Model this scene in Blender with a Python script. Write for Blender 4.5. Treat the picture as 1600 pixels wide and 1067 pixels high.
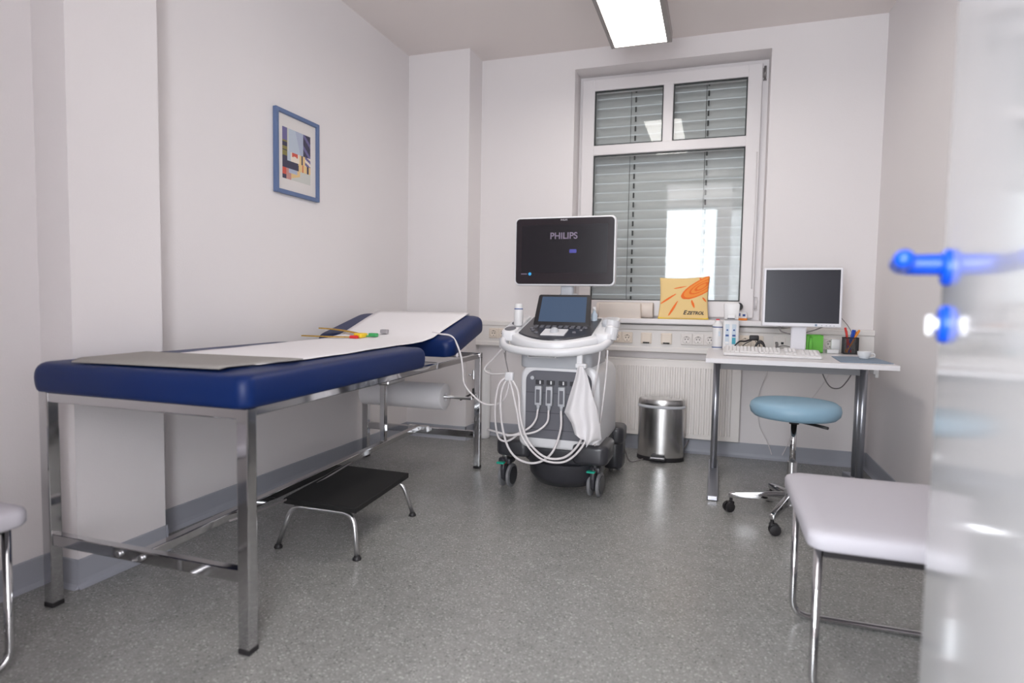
import bpy, bmesh, math, random
from mathutils import Vector, Matrix
random.seed(4)
S = bpy.context.scene
C = S.collection
for o in list(bpy.data.objects): bpy.data.objects.remove(o)

# ---------------------------------------------------------------- camera
cam_d = bpy.data.cameras.new('camera'); cam = bpy.data.objects.new('camera', cam_d); C.objects.link(cam)
cam_d.sensor_width = 36.0; cam_d.lens = 950/1600*36
cam_d.clip_start = 0.02
rx = Vector((0.9478, 0.3185, 0.0167)); fw = Vector((-0.3166, 0.9465, -0.0600))
fw.normalize(); rx = (rx - fw*rx.dot(fw)).normalized(); up = rx.cross(fw)
cam.matrix_world = Matrix(((rx.x, up.x, -fw.x, 0), (rx.y, up.y, -fw.y, 0), (rx.z, up.z, -fw.z, 1.02), (0, 0, 0, 1)))
cam_d.dof.use_dof = True; cam_d.dof.focus_distance = 3.3; cam_d.dof.aperture_fstop = 1.9
S.camera = cam
# ---------------------------------------------------------------- view + world
S.view_settings.view_transform = 'Standard'; S.view_settings.look = 'None'
S.view_settings.gamma = 1; S.view_settings.use_curve_mapping = False
S.view_settings.exposure = 0.0
W = bpy.data.worlds.new('sky'); S.world = W; W.use_nodes = True
bg = W.node_tree.nodes['Background']; bg.inputs[0].default_value = (0.80, 0.90, 1.0, 1); bg.inputs[1].default_value = 4.0
LAMP_E = 12.0        # emission of the ceiling fixture's diffuser
DAY_W = 220.0        # daylight coming in through the corridor window
al = bpy.data.lights.new('corridor_area_light', 'AREA'); al.shape = 'RECTANGLE'; al.size = 2.3; al.size_y = 2.2
al.energy = DAY_W; al.color = (0.93, 0.96, 1.0)
ao = bpy.data.objects.new('corridor_area_light', al); C.objects.link(ao)
ao.location = (-1.20, -1.80, 1.60); ao.rotation_euler = (math.radians(90), 0, 0)
al_fill = al.copy(); al_fill.size = .95; al_fill.energy = DAY_W*.46                # fill light added for the left wall, at a made-up second window
ao_fill = bpy.data.objects.new('corridor_area_light', al_fill); C.objects.link(ao_fill)
ao_fill.location = (.78, -1.80, 1.60); ao_fill.rotation_euler = (math.radians(90), 0, 0)

# ---------------------------------------------------------------- materials
def mat(name, col, rough=.5, metal=0, coat=0, emit=None, es=0, bump=None, var=None, trans=0, ior=1.5, sheen=0, spec=.5):
    m = bpy.data.materials.new(name); m.use_nodes = True
    nt = m.node_tree; b = nt.nodes['Principled BSDF']
    b.inputs['Base Color'].default_value = (*col, 1); b.inputs['Roughness'].default_value = rough
    b.inputs['Metallic'].default_value = metal; b.inputs['Coat Weight'].default_value = coat
    b.inputs['Coat Roughness'].default_value = .08
    b.inputs['Transmission Weight'].default_value = trans; b.inputs['IOR'].default_value = ior
    b.inputs['Specular IOR Level'].default_value = spec
    if sheen: b.inputs['Sheen Weight'].default_value = sheen
    if emit: b.inputs['Emission Color'].default_value = (*emit, 1); b.inputs['Emission Strength'].default_value = es
    if bump or var:
        tc = nt.nodes.new('ShaderNodeTexCoord')
    if bump:
        n = nt.nodes.new('ShaderNodeTexNoise'); n.inputs['Scale'].default_value = bump[0]; n.inputs['Detail'].default_value = 4
        bp = nt.nodes.new('ShaderNodeBump'); bp.inputs['Strength'].default_value = bump[1]; bp.inputs['Distance'].default_value = .002
        nt.links.new(tc.outputs['Object'], n.inputs['Vector']); nt.links.new(n.outputs['Fac'], bp.inputs['Height'])
        nt.links.new(bp.outputs['Normal'], b.inputs['Normal'])
    if var:
        n2 = nt.nodes.new('ShaderNodeTexNoise'); n2.inputs['Scale'].default_value = var[0]
        r = nt.nodes.new('ShaderNodeMapRange'); r.inputs['To Min'].default_value = 1-var[1]; r.inputs['To Max'].default_value = 1+var[1]*.3
        h = nt.nodes.new('ShaderNodeMix'); h.data_type = 'RGBA'; h.blend_type = 'MULTIPLY'; h.inputs[0].default_value = 1
        h.inputs[6].default_value = (*col, 1)
        nt.links.new(tc.outputs['Object'], n2.inputs['Vector']); nt.links.new(n2.outputs['Fac'], r.inputs['Value'])
        nt.links.new(r.outputs['Result'], h.inputs[7]); nt.links.new(h.outputs[2], b.inputs['Base Color'])
    return m
M = {}
M['wall'] = mat('wall_paint', (.815, .775, .775), .85, bump=(140, .25), var=(1.3, .03))
M['ceil'] = mat('ceiling_paint', (.84, .775, .75), .9, bump=(120, .15))
M['base'] = mat('skirting_vinyl', (.37, .38, .425), .45, bump=(200, .08))
M['white'] = mat('white_plastic', (.80, .79, .79), .35)
M['winwhite'] = mat('window_white', (.80, .765, .77), .35)
M['frame_grey'] = mat('gasket_dark', (.03, .035, .035), .5)
M['duct'] = mat('duct_white', (.78, .745, .72), .45)
M['socket'] = mat('socket_cream', (.80, .70, .60), .4)
M['socket_w'] = mat('socket_white', (.80, .75, .72), .4)
M['hole'] = mat('black_hole', (.02, .02, .02), .7)
M['rad'] = mat('radiator_enamel', (.80, .76, .73), .35)
M['slat'] = mat('slat_aluminium', (.60, .59, .585), .5, metal=0)
M['cord'] = mat('cord_dark', (.06, .06, .06), .7)
M['chrome'] = mat('chrome', (.60, .60, .61), .07, metal=1)
M['alu'] = mat('satin_chrome', (.72, .72, .73), .28, metal=1)
M['steel'] = mat('stainless', (.62, .61, .60), .24, metal=1)
M['desktube'] = mat('desk_tube_silver', (.40, .41, .45), .3, metal=.85)
M['deskbeam'] = mat('desk_beam_grey', (.40, .40, .42), .5)
M['desktop'] = mat('desk_laminate', (.76, .735, .75), .35)
M['blue'] = mat('blue_upholstery', (.0015, .016, .095), .42, bump=(700, .15), spec=.3)
M['paper'] = mat('paper_cover', (.90, .875, .89), .8)
M['mat'] = mat('grey_rubber_mat', (.32, .30, .28), .75, bump=(300, .2), var=(5, .08))
M['black'] = mat('black_rubber', (.008, .0075, .0075), .85, bump=(300, .4))
M['blackp'] = mat('black_plastic', (.018, .016, .018), .5)
M['blackg'] = mat('black_gloss', (.022, .016, .02), .2)
M['teal'] = mat('turquoise_vinyl', (.25, .40, .51), .45, bump=(600, .1))
M['ivory'] = mat('pale_grey_vinyl', (.56, .54, .585), .55, bump=(500, .12))
M['usw'] = mat('scanner_white', (.78, .775, .79), .3)
M['usg'] = mat('scanner_grey', (.13, .13, .15), .5)
M['usl'] = mat('scanner_light_grey', (.50, .51, .54), .45)
M['usd'] = mat('scanner_dark_base', (.035, .035, .042), .4, coat=.3)
M['screen'] = mat('screen_dark', (.013, .011, .015), .22)
M['tscreen'] = mat('touch_screen', (.012, .018, .035), .18, emit=(.055, .09, .15), es=.9)
M['logo'] = mat('screen_logo_glow', (.1, .08, .11), .4, emit=(.085, .065, .10), es=1)
M['logob'] = mat('screen_button_blue', (.02, .02, .1), .4, emit=(.03, .03, .22), es=1)
M['logoc'] = mat('screen_dot_cyan', (.02, .1, .2), .4, emit=(.02, .30, .62), es=1)
M['tint'] = mat('badge_silver', (.35, .33, .35), .4)
M['wheel'] = mat('caster_grey', (.21, .21, .22), .5)
M['green'] = mat('green_pedal', (.01, .40, .28), .4)
M['red'] = mat('red_pedal', (.30, .02, .02), .4)
M['cable'] = mat('white_cable', (.76, .72, .72), .45)
M['cableg'] = mat('grey_cable', (.22, .20, .20), .5)
M['towel'] = mat('towel_cotton', (.80, .775, .785), .95, bump=(260, .8), sheen=.3)
M['pframe'] = mat('picture_frame_blue', (.115, .17, .32), .4)
M['pmat'] = mat('passepartout', (.74, .70, .68), .8)
M['yellow'] = mat('cushion_yellow', (.85, .62, .28), .75, bump=(300, .3))
M['yellowd'] = mat('cushion_piping_yellow', (.85, .60, .06), .7)
M['orange'] = mat('cushion_orange', (.88, .17, .02), .75)
M['orangel'] = mat('cushion_light_orange', (.92, .30, .05), .75)
M['ink'] = mat('ink_black', (.02, .02, .035), .6)
M['cream'] = mat('cream_paper', (.78, .70, .64), .8)
M['doorw'] = mat('door_lacquer', (.60, .60, .61), .10, coat=.35)
M['hblue'] = mat('handle_blue', (.0, .075, .62), .28)
M['bglabel'] = mat('label_blue', (.03, .08, .28), .5)
M['tealp'] = mat('label_teal', (.03, .34, .45), .4)
M['lightblue'] = mat('label_light_blue', (.50, .58, .66), .3)
M['redc'] = mat('red_cap', (.75, .02, .04), .4)
M['greenp'] = mat('green_acrylic', (.22, .72, .10), .2, trans=.25)
M['padblue'] = mat('mouse_mat_blue', (.22, .29, .38), .6)
M['kbd'] = mat('keyboard_white', (.74, .72, .72), .45)
M['silver'] = mat('monitor_bezel_silver', (.80, .79, .83), .35)
M['lcd'] = mat('lcd_matte', (.018, .018, .028), .33)
M['penr'] = mat('pen_red', (.70, .03, .02), .4)
M['penb'] = mat('pen_blue', (.01, .08, .50), .4)
M['peno'] = mat('pen_orange', (.85, .28, .03), .4)
M['strap'] = mat('tourniquet_strap', (.62, .36, .06), .7, var=(60, .5))
M['byellow'] = mat('buckle_yellow', (.90, .60, .03), .4)
M['bgreen'] = mat('buckle_green', (.05, .38, .12), .4)
M['bred'] = mat('buckle_red', (.75, .03, .03), .4)
M['lampf'] = mat('fixture_aluminium', (.38, .35, .34), .5, metal=.4)
M['lamp'] = mat('fixture_diffuser', (.9, .88, .84), .5, emit=(1.0, .95, .90), es=LAMP_E)
M['brass'] = mat('hinge_steel', (.35, .33, .33), .35, metal=.8)
M['outside'] = mat('outside_render', (.5, .5, .5), .9)

def floor_material():
    m = bpy.data.materials.new('speckled_vinyl'); m.use_nodes = True; nt = m.node_tree; b = nt.nodes['Principled BSDF']
    tc = nt.nodes.new('ShaderNodeTexCoord')
    v = nt.nodes.new('ShaderNodeTexVoronoi'); v.inputs['Scale'].default_value = 210
    cr = nt.nodes.new('ShaderNodeValToRGB'); cr.color_ramp.interpolation = 'CONSTANT'
    e = cr.color_ramp.elements; e[0].position = 0; e[0].color = (.265, .263, .252, 1); e[1].position = .35; e[1].color = (.30, .297, .284, 1)
    x = e.new(.68); x.color = (.33, .326, .31, 1); x = e.new(.90); x.color = (.47, .465, .44, 1); x = e.new(.97); x.color = (.17, .17, .165, 1)
    sp = nt.nodes.new('ShaderNodeSeparateColor')
    n = nt.nodes.new('ShaderNodeTexNoise'); n.inputs['Scale'].default_value = 14; n.inputs['Detail'].default_value = 6
    mp = nt.nodes.new('ShaderNodeMapRange'); mp.inputs['To Min'].default_value = .85; mp.inputs['To Max'].default_value = 1.15
    mx = nt.nodes.new('ShaderNodeMix'); mx.data_type = 'RGBA'; mx.blend_type = 'MULTIPLY'; mx.inputs[0].default_value = 1
    L = nt.links.new
    L(tc.outputs['Object'], v.inputs['Vector']); L(tc.outputs['Object'], n.inputs['Vector'])
    L(v.outputs['Color'], sp.inputs[0]); L(sp.outputs[0], cr.inputs[0]); L(cr.outputs[0], mx.inputs[6])
    L(n.outputs['Fac'], mp.inputs['Value']); L(mp.outputs['Result'], mx.inputs[7]); L(mx.outputs[2], b.inputs['Base Color'])
    b.inputs['Roughness'].default_value = .27
    b.inputs['IOR'].default_value = 1.5
    n2 = nt.nodes.new('ShaderNodeTexNoise'); n2.inputs['Scale'].default_value = 60
    bp = nt.nodes.new('ShaderNodeBump'); bp.inputs['Strength'].default_value = .12; bp.inputs['Distance'].default_value = .002
    L(tc.outputs['Object'], n2.inputs['Vector']); L(n2.outputs['Fac'], bp.inputs['Height']); L(bp.outputs['Normal'], b.inputs['Normal'])
    return m
M['floor'] = floor_material()
def glass_mat():
    m = bpy.data.materials.new('window_glass'); m.use_nodes = True; nt = m.node_tree; nt.nodes.clear()
    out = nt.nodes.new('ShaderNodeOutputMaterial'); mix = nt.nodes.new('ShaderNodeMixShader')
    t = nt.nodes.new('ShaderNodeBsdfTransparent'); g = nt.nodes.new('ShaderNodeBsdfGlossy'); g.inputs['Roughness'].default_value = .02
    f = nt.nodes.new('ShaderNodeFresnel'); f.inputs['IOR'].default_value = 1.42
    t.inputs[0].default_value = (.96, .975, .97, 1)
    nt.links.new(f.outputs[0], mix.inputs[0]); nt.links.new(t.outputs[0], mix.inputs[1]); nt.links.new(g.outputs[0], mix.inputs[2]); nt.links.new(mix.outputs[0], out.inputs[0])
    return m
M['glass'] = glass_mat()

# ---------------------------------------------------------------- mesh helpers
def nb(): return bmesh.new()
def box(bm, x0, x1, y0, y1, z0, z1, bev=0, seg=2, mi=0, mtx=None):
    t = bmesh.new(); bmesh.ops.create_cube(t, size=1)
    bmesh.ops.scale(t, vec=(abs(x1-x0), abs(y1-y0), abs(z1-z0)), verts=t.verts)
    bmesh.ops.translate(t, vec=((x0+x1)/2, (y0+y1)/2, (z0+z1)/2), verts=t.verts)
    if bev: bmesh.ops.bevel(t, geom=t.edges[:], offset=bev, segments=seg, affect='EDGES', profile=.5)
    merge(bm, t, mi, mtx); return bm
def merge(bm, t, mi=0, mtx=None):
    if mtx is not None: bmesh.ops.transform(t, matrix=mtx, verts=t.verts)
    vm = {v: bm.verts.new(v.co) for v in t.verts}
    for f in t.faces:
        try: nf = bm.faces.new([vm[v] for v in f.verts]); nf.material_index = mi if mi else f.material_index; nf.smooth = f.smooth
        except ValueError: pass
    t.free()
def catmull(pts, n=8, closed=False):
    P = [Vector(p) for p in pts]; out = []
    N = len(P); rng = N if closed else N-1
    for i in range(rng):
        a = P[(i-1) % N] if closed or i > 0 else P[0]*2-P[1]
        b = P[i]; c = P[(i+1) % N]; d = P[(i+2) % N] if closed or i+2 < N else P[-1]*2-P[-2]
        for k in range(n):
            t = k/n
            out.append(.5*((2*b)+(c-a)*t+(2*a-5*b+4*c-d)*t*t+(3*b-a-3*c+d)*t**3))
    if not closed: out.append(P[-1])
    return out
def round_path(pts, r, n=6):
    P = [Vector(p) for p in pts]; out = [P[0]]
    for i in range(1, len(P)-1):
        a, b, c = P[i-1], P[i], P[i+1]
        u = (a-b).normalized(); v = (c-b).normalized(); ang = u.angle(v)
        d = min(r/math.tan(ang/2), (a-b).length*.49, (c-b).length*.49)
        p0 = b+u*d; p1 = b+v*d
        for k in range(n+1):
            t = k/n; out.append(p0*(1-t)**2+b*2*t*(1-t)+p1*t*t)
    out.append(P[-1]); return out
def tube(bm, pts, r, seg=12, closed=False, caps=True, mi=0, squash=None):
    P = [Vector(p) for p in pts]; n = len(P); rings = []
    T0 = None; N = None
    for i in range(n):
        if closed: T = (P[(i+1) % n]-P[i-1]).normalized()
        else: T = (P[min(i+1, n-1)]-P[max(i-1, 0)]).normalized()
        if N is None:
            N = T.orthogonal().normalized()
            if abs(T.z) < .9: N = T.cross(Vector((0, 0, 1))).normalized()
        else:
            N = (N-T*N.dot(T)).normalized()
        B = T.cross(N); rr = r[i] if isinstance(r, (list, tuple)) else r
        a, b = (squash if squash else (1, 1))
        rings.append([bm.verts.new(P[i]+(N*math.cos(2*math.pi*k/seg)*a+B*math.sin(2*math.pi*k/seg)*b)*rr) for k in range(seg)])
    m = n if closed else n-1
    for i in range(m):
        A, B2 = rings[i], rings[(i+1) % n]
        for k in range(seg):
            f = bm.faces.new([A[k], A[(k+1) % seg], B2[(k+1) % seg], B2[k]]); f.smooth = True; f.material_index = mi
    if caps and not closed:
        f = bm.faces.new(rings[0][::-1]); f.material_index = mi; f = bm.faces.new(rings[-1]); f.material_index = mi
    return bm
def cyl(bm, p0, p1, r, seg=24, mi=0): return tube(bm, [p0, p1], r, seg, mi=mi)
def lathe(bm, c, prof, seg=32, sx=1, sy=1, mi=0):
    c = Vector(c); rings = []
    for (r, z) in prof:
        rings.append([bm.verts.new(c+Vector((r*sx*math.cos(2*math.pi*k/seg), r*sy*math.sin(2*math.pi*k/seg), z))) for k in range(seg)] if r > 1e-6 else [bm.verts.new(c+Vector((0, 0, z)))])
    for A, B in zip(rings, rings[1:]):
        for k in range(seg):
            q = [A[k % len(A)], A[(k+1) % len(A)], B[(k+1) % len(B)], B[k % len(B)]]
            q = list(dict.fromkeys(q))
            if len(q) > 2: f = bm.faces.new(q); f.smooth = True; f.material_index = mi
    if len(rings[0]) > 1: bm.faces.new(rings[0][::-1]).material_index = mi
    if len(rings[-1]) > 1: bm.faces.new(rings[-1]).material_index = mi
    return bm
def sheet(bm, rows, off):
    """a closed thin sheet from a grid of points; off = offset of its back"""
    o = Vector(off); A = [[bm.verts.new(p) for p in r_] for r_ in rows]; B = [[bm.verts.new(Vector(p)+o) for p in r_] for r_ in rows]
    n, m = len(rows), len(rows[0])
    for i in range(n-1):
        for j in range(m-1):
            for G in (A, B): f = bm.faces.new([G[i][j], G[i+1][j], G[i+1][j+1], G[i][j+1]] if G is A else [G[i][j], G[i][j+1], G[i+1][j+1], G[i+1][j]]); f.smooth = True
    for i in range(n-1):
        for j in (0, m-1): bm.faces.new([A[i][j], A[i+1][j], B[i+1][j], B[i][j]])
    for j in range(m-1):
        for i in (0, n-1): bm.faces.new([A[i][j], A[i][j+1], B[i][j+1], B[i][j]])
    return bm
def prism(bm, poly, a, b, axis='y', bev=0, mi=0, seg=2):
    """extrude a polygon: axis y -> poly in (x,z); axis x -> (y,z); axis z -> (x,y)"""
    t = bmesh.new()
    def mk(p, d): return {'y': (p[0], d, p[1]), 'x': (d, p[0], p[1]), 'z': (p[0], p[1], d)}[axis]
    A = [t.verts.new(mk(p, a)) for p in poly]; B = [t.verts.new(mk(p, b)) for p in poly]
    t.faces.new(A); t.faces.new(B[::-1]); n = len(poly)
    for i in range(n): t.faces.new([A[i], B[i], B[(i+1) % n], A[(i+1) % n]])
    bmesh.ops.recalc_face_normals(t, faces=t.faces[:])
    if bev:
        es = [e for e in t.edges if any(len(f.verts) == n for f in e.link_faces)] if n > 8 else t.edges[:]
        bmesh.ops.bevel(t, geom=es, offset=bev, segments=seg, affect='EDGES', profile=.5)
    merge(bm, t, mi); return bm
def rrect(x0, x1, y0, y1, r, n=6):
    out = []
    rr = r if isinstance(r, (list, tuple)) else (r,)*4
    for (cx, cy, a0, q) in ((x1-rr[0], y1-rr[0], 0, rr[0]), (x0+rr[1], y1-rr[1], 90, rr[1]), (x0+rr[2], y0+rr[2], 180, rr[2]), (x1-rr[3], y0+rr[3], 270, rr[3])):
        for k in range(n+1):
            a = math.radians(a0+90*k/n); out.append((cx+q*math.cos(a), cy+q*math.sin(a)))
    return out
def text_bm(bm, s, size, origin, xdir, zdir, ext=.0006, shear=0, mi=0, bold=0, fn=None):
    cu = bpy.data.curves.new('t', 'FONT'); cu.body = s; cu.size = size; cu.align_x = 'CENTER'; cu.align_y = 'CENTER'
    cu.extrude = ext; cu.shear = shear; cu.offset = bold
    o = bpy.data.objects.new('t', cu); C.objects.link(o)
    me = bpy.data.meshes.new_from_object(o); bpy.data.objects.remove(o)
    t = bmesh.new(); t.from_mesh(me); bpy.data.meshes.remove(me)
    x = Vector(xdir).normalized(); z = Vector(zdir).normalized(); y = x.cross(z)
    for v in t.verts:
        p = Vector(origin)+x*v.co.x+z*v.co.y+y*v.co.z
        v.co = fn(p) if fn else p
    merge(bm, t, mi); return bm

def obj(name, bm, m, parent=None, smooth=None, normals=True):
    if normals: bmesh.ops.recalc_face_normals(bm, faces=bm.faces[:])
    if smooth is not None:
        for f in bm.faces: f.smooth = True
    me = bpy.data.meshes.new(name); bm.to_mesh(me); bm.free()
    for x in (m if isinstance(m, (list, tuple)) else [m]): me.materials.append(M[x])
    if smooth is not None and smooth < 180:
        me.set_sharp_from_angle(angle=math.radians(smooth))
    o = bpy.data.objects.new(name, me); C.objects.link(o)
    # origin at the base of the object
    xs = [v.co.x for v in me.vertices]; ys = [v.co.y for v in me.vertices]; zs = [v.co.z for v in me.vertices]
    b = Vector(((min(xs)+max(xs))/2, (min(ys)+max(ys))/2, min(zs)))
    me.transform(Matrix.Translation(-b))
    if parent is None: o.location = b
    else:
        o.parent = parent; o.location = b - world_loc(parent)
    return o
def world_loc(o):
    v = Vector(o.location)
    while o.parent: o = o.parent; v += o.location
    return v
def thing(name, label, cat, loc, group=None):
    o = bpy.data.objects.new(name, None); C.objects.link(o); o.location = loc; o.empty_display_size = .05
    o['label'] = label; o['category'] = cat
    if group: o['group'] = group
    return o
def tag(o, label, cat, group=None):
    o['label'] = label; o['category'] = cat
    if group: o['group'] = group
    return o
def struct(name, bm, m, parent=None, **k):
    o = obj(name, bm, m, parent, **k)
    if parent is None: o['kind'] = 'structure'
    return o
def sstruct(name, loc):
    o = bpy.data.objects.new(name, None); C.objects.link(o); o.location = loc; o['kind'] = 'structure'; return o
def copy_tree(o, parent=None):
    c = o.copy(); C.objects.link(c); c.parent = parent
    for ch in list(o.children): copy_tree(ch, c)
    return c

# ================================================================= THE ROOM
CZ = 2.87; XL = -2.25; XR = .955; YB = 4.425; YN = -.02
WX0, WX1, WZ0, WZ1 = -1.03, .288, .905, 2.733     # window reveal
b = nb(); box(b, -2.6, 1.3, -3.0, 4.7, -.1, 0); struct('floor', b, 'floor')
b = nb(); box(b, -2.6, 1.3, -3.0, 4.9, CZ, CZ+.1); struct('ceiling', b, 'ceil')
b = nb()
box(b, -2.6, WX0, YB, 4.9, 0, CZ); box(b, WX1, 1.3, YB, 4.9, 0, CZ)
box(b, WX0, WX1, YB, 4.70, 0, WZ0); box(b, WX0, WX1, YB, 4.9, WZ1, CZ)
struct('wall_back', b, 'wall')
b = nb()
box(b, XL-.3, XL, YN, YB, 0, CZ)
box(b, XL, -2.093, 1.497, 1.855, 0, CZ)              # flat pilaster on the left wall
struct('wall_left', b, 'wall')
b = nb(); box(b, XL, -1.755, 4.18, YB, 0, CZ); struct('wall_corner_left', b, 'wall')
b = nb(); box(b, XR, XR+.3, YN, 4.6, 0, CZ); struct('wall_right', b, 'wall')
b = nb()
box(b, XL-.3, -.74, -.20, YN, 0, CZ); box(b, .20, XR+.3, -.20, YN, 0, CZ); box(b, -.74, .20, -.20, YN, 2.80, CZ)
struct('wall_front', b, 'wall')
b = nb()   # corridor behind the doorway, with a window; pier and right opening added to shape the light
box(b, -2.6, 1.3, -2.1, -1.9, 0, .75); box(b, -2.6, 1.3, -2.1, -1.9, 2.78, CZ)
box(b, -2.6, -2.4, -2.1, -1.9, .75, 2.78); box(b, -.03, .28, -2.1, -1.9, .75, 2.78); box(b, 1.27, 1.3, -2.1, -1.9, .75, 2.78)
box(b, -2.8, -2.6, -2.1, -.2, 0, CZ); box(b, 1.3, 1.5, -2.1, -.2, 0, CZ)
struct('wall_corridor', b, 'wall')

def skirting(name, segs):
    b = nb()
    for (p, q, nrm) in segs:     # p->q along the wall, nrm = into the room
        p = Vector((*p, 0)); q = Vector((*q, 0)); n = Vector((*nrm, 0))
        prof = [(0, 0), (.022, 0), (.014, .006), (.008, .014), (.006, .03), (.006, .098), (.004, .102), (0, .102)]
        A = [b.verts.new(p+n*a+Vector((0, 0, z))) for a, z in prof]; B = [b.verts.new(q+n*a+Vector((0, 0, z))) for a, z in prof]
        b.faces.new(A); b.faces.new(B[::-1])
        for i in range(len(prof)): b.faces.new([A[i], B[i], B[(i+1) % len(prof)], A[(i+1) % len(prof)]])
    return struct(name, b, 'base')
skirting('baseboard_left', [((XL, YN), (XL, 1.497), (1, 0)), ((XL, 1.497), (-2.085, 1.497), (0, -1)), ((-2.093, 1.489), (-2.093, 1.863), (1, 0)), ((-2.085, 1.855), (XL, 1.855), (0, 1)), ((XL, 1.855), (XL, 4.18), (1, 0))])
skirting('baseboard_back', [((XL, 4.18), (-1.749, 4.18), (0, -1)), ((-1.755, 4.174), (-1.755, YB), (1, 0)), ((-1.755, YB), (XR, YB), (0, -1))])
skirting('baseboard_right', [((XR, YB), (XR, YN), (-1, 0))])

# ---------------------------------------------------------------- window
win = sstruct('window_1', (-.37, 4.6, WZ0))
def frame_rects(bm, x0, x1, z0, z1, w, y0, y1, bev=.004):
    ws = w if isinstance(w, (tuple, list)) else (w,)*4   # left, right, bottom, top
    box(bm, x0, x0+ws[0], y0, y1, z0, z1, bev); box(bm, x1-ws[1], x1, y0, y1, z0, z1, bev)
    box(bm, x0+ws[0]-.004, x1-ws[1]+.004, y0, y1, z0, z0+ws[2], bev); box(bm, x0+ws[0]-.004, x1-ws[1]+.004, y0, y1, z1-ws[3], z1, bev)
b = nb(); frame_rects(b, WX0, WX1, WZ0+.03, WZ1, .065, 4.61, 4.69); struct('window_frame', b, 'winwhite', win)
b = nb()
SY0, SY1 = 4.57, 4.612
SX0, SX1, SZ0, SZ1 = -1.003, .245, .955, 2.700
frame_rects(b, SX0, SX1, SZ0, SZ1, (.092, .092, .115, .084), SY0, 4.665, .006)
box(b, SX0+.088, SX1-.088, SY0, 4.665, 2.145, 2.217, .006)
box(b, -.413, -.343, SY0+.001, 4.664, 2.21, SZ1-.08, .006)
sash = struct('sash', b, 'winwhite', win)
panes = [(-.911, -.413, 2.217, 2.616), (-.343, .153, 2.217, 2.616), (-.911, .153, 1.07, 2.145)]
for (x0, x1, z0, z1) in panes:
    g = nb(); frame_rects(g, x0, x1, z0, z1, .008, SY0+.012, SY0+.03, 0); obj('gasket', g, 'frame_grey', win)
    g = nb(); box(g, x0+.004, x1-.004, SY0+.018, SY0+.024, z0+.004, z1-.004); obj('pane', g, 'glass', win)
for z in (2.60, 1.02):
    g = nb(); cyl(g, (.262, 4.60, z), (.262, 4.60, z+.085), .008); cyl(g, (.262, 4.60, z-.012), (.262, 4.60, z-.004), .010); box(g, .246, .262, 4.603, 4.609, z+.01, z+.075, .001)
    obj('hinge', g, 'brass' if z > 2 else 'winwhite', win)
g = nb(); tube(g, [(.228, 4.565, 1.16), (.228, 4.565, 2.1)], .0035, 8); obj('rod', g, 'winwhite', win)
g = nb()
prism(g, [(4.62, .905), (4.325, .905), (4.322, .912), (4.322, .935), (4.327, .940), (4.62, .940)], -1.028, .286, 'x')
prism(g, [(4.424, .905), (4.325, .905), (4.322, .912), (4.322, .935), (4.327, .940), (4.424, .940)], .284, .45, 'x')
prism(g, [(4.424, .905), (4.325, .905), (4.322, .912), (4.322, .935), (4.327, .940), (4.424, .940)], -1.12, -1.026, 'x')
struct('trim_1', g, 'winwhite')

bl = thing('window_blind', 'closed grey-green slatted blind hanging outside the window panes', 'blind', (-.37, 4.78, .90))
g = nb(); z = 2.78
while z > .92:
    n = 6; rows = []
    for k in range(n+1):
        t = k/n; zz = z-.088*t; yy = 4.792-.013*math.sin(math.pi*t)-.015*t
        rows.append([g.verts.new((-1.00, yy, zz)), g.verts.new((.262, yy, zz))])
    bk = [[g.verts.new((v.co.x, v.co.y+.0012, v.co.z)) for v in r] for r in rows]
    for k in range(n):
        for R in (rows, bk):
            f = g.faces.new([R[k][0], R[k][1], R[k+1][1], R[k+1][0]]); f.smooth = True
    z -= .0715
obj('slats', g, 'slat', bl, normals=False)
for x in (-.665, -.63, -.12, -.105):
    zz = 2.74
    if x in (-.665, -.12):
        g = nb(); tube(g, [(x, 4.752, 2.74), (x, 4.752, .93)], .0018, 6); obj('ladder_cord', g, 'cord', bl)
    else:
        while zz > .95:
            g = nb(); box(g, x-.006, x+.006, 4.748, 4.756, zz-.030, zz+.008, .001); obj('cord_clip', g, 'cord', bl); zz -= .0715
for x in (-1.02, .245): g = nb(); box(g, x, x+.035, 4.73, 4.765, .91, 2.79); obj('guide_rail', g, 'white', bl)

# ---------------------------------------------------------------- picture on the left wall
pf = thing('framed_picture', 'blue-framed colourful landscape print hanging on the left wall', 'picture', (XL+.01, 2.875, 1.60))
py0, py1, pz0, pz1 = 2.69, 3.06, 1.600, 2.046
g = nb()
for a in ((py0, py0+.022, pz0, pz1), (py1-.022, py1, pz0, pz1), (py0+.02, py1-.02, pz0, pz0+.022), (py0+.02, py1-.02, pz1-.022, pz1)):
    box(g, XL+.001, XL+.024, *a, .003)
obj('frame', g, 'pframe', pf)
g = nb(); box(g, XL+.001, XL+.010, py0+.02, py1-.02, pz0+.02, pz1-.02); obj('mount', g, 'pmat', pf)
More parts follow.
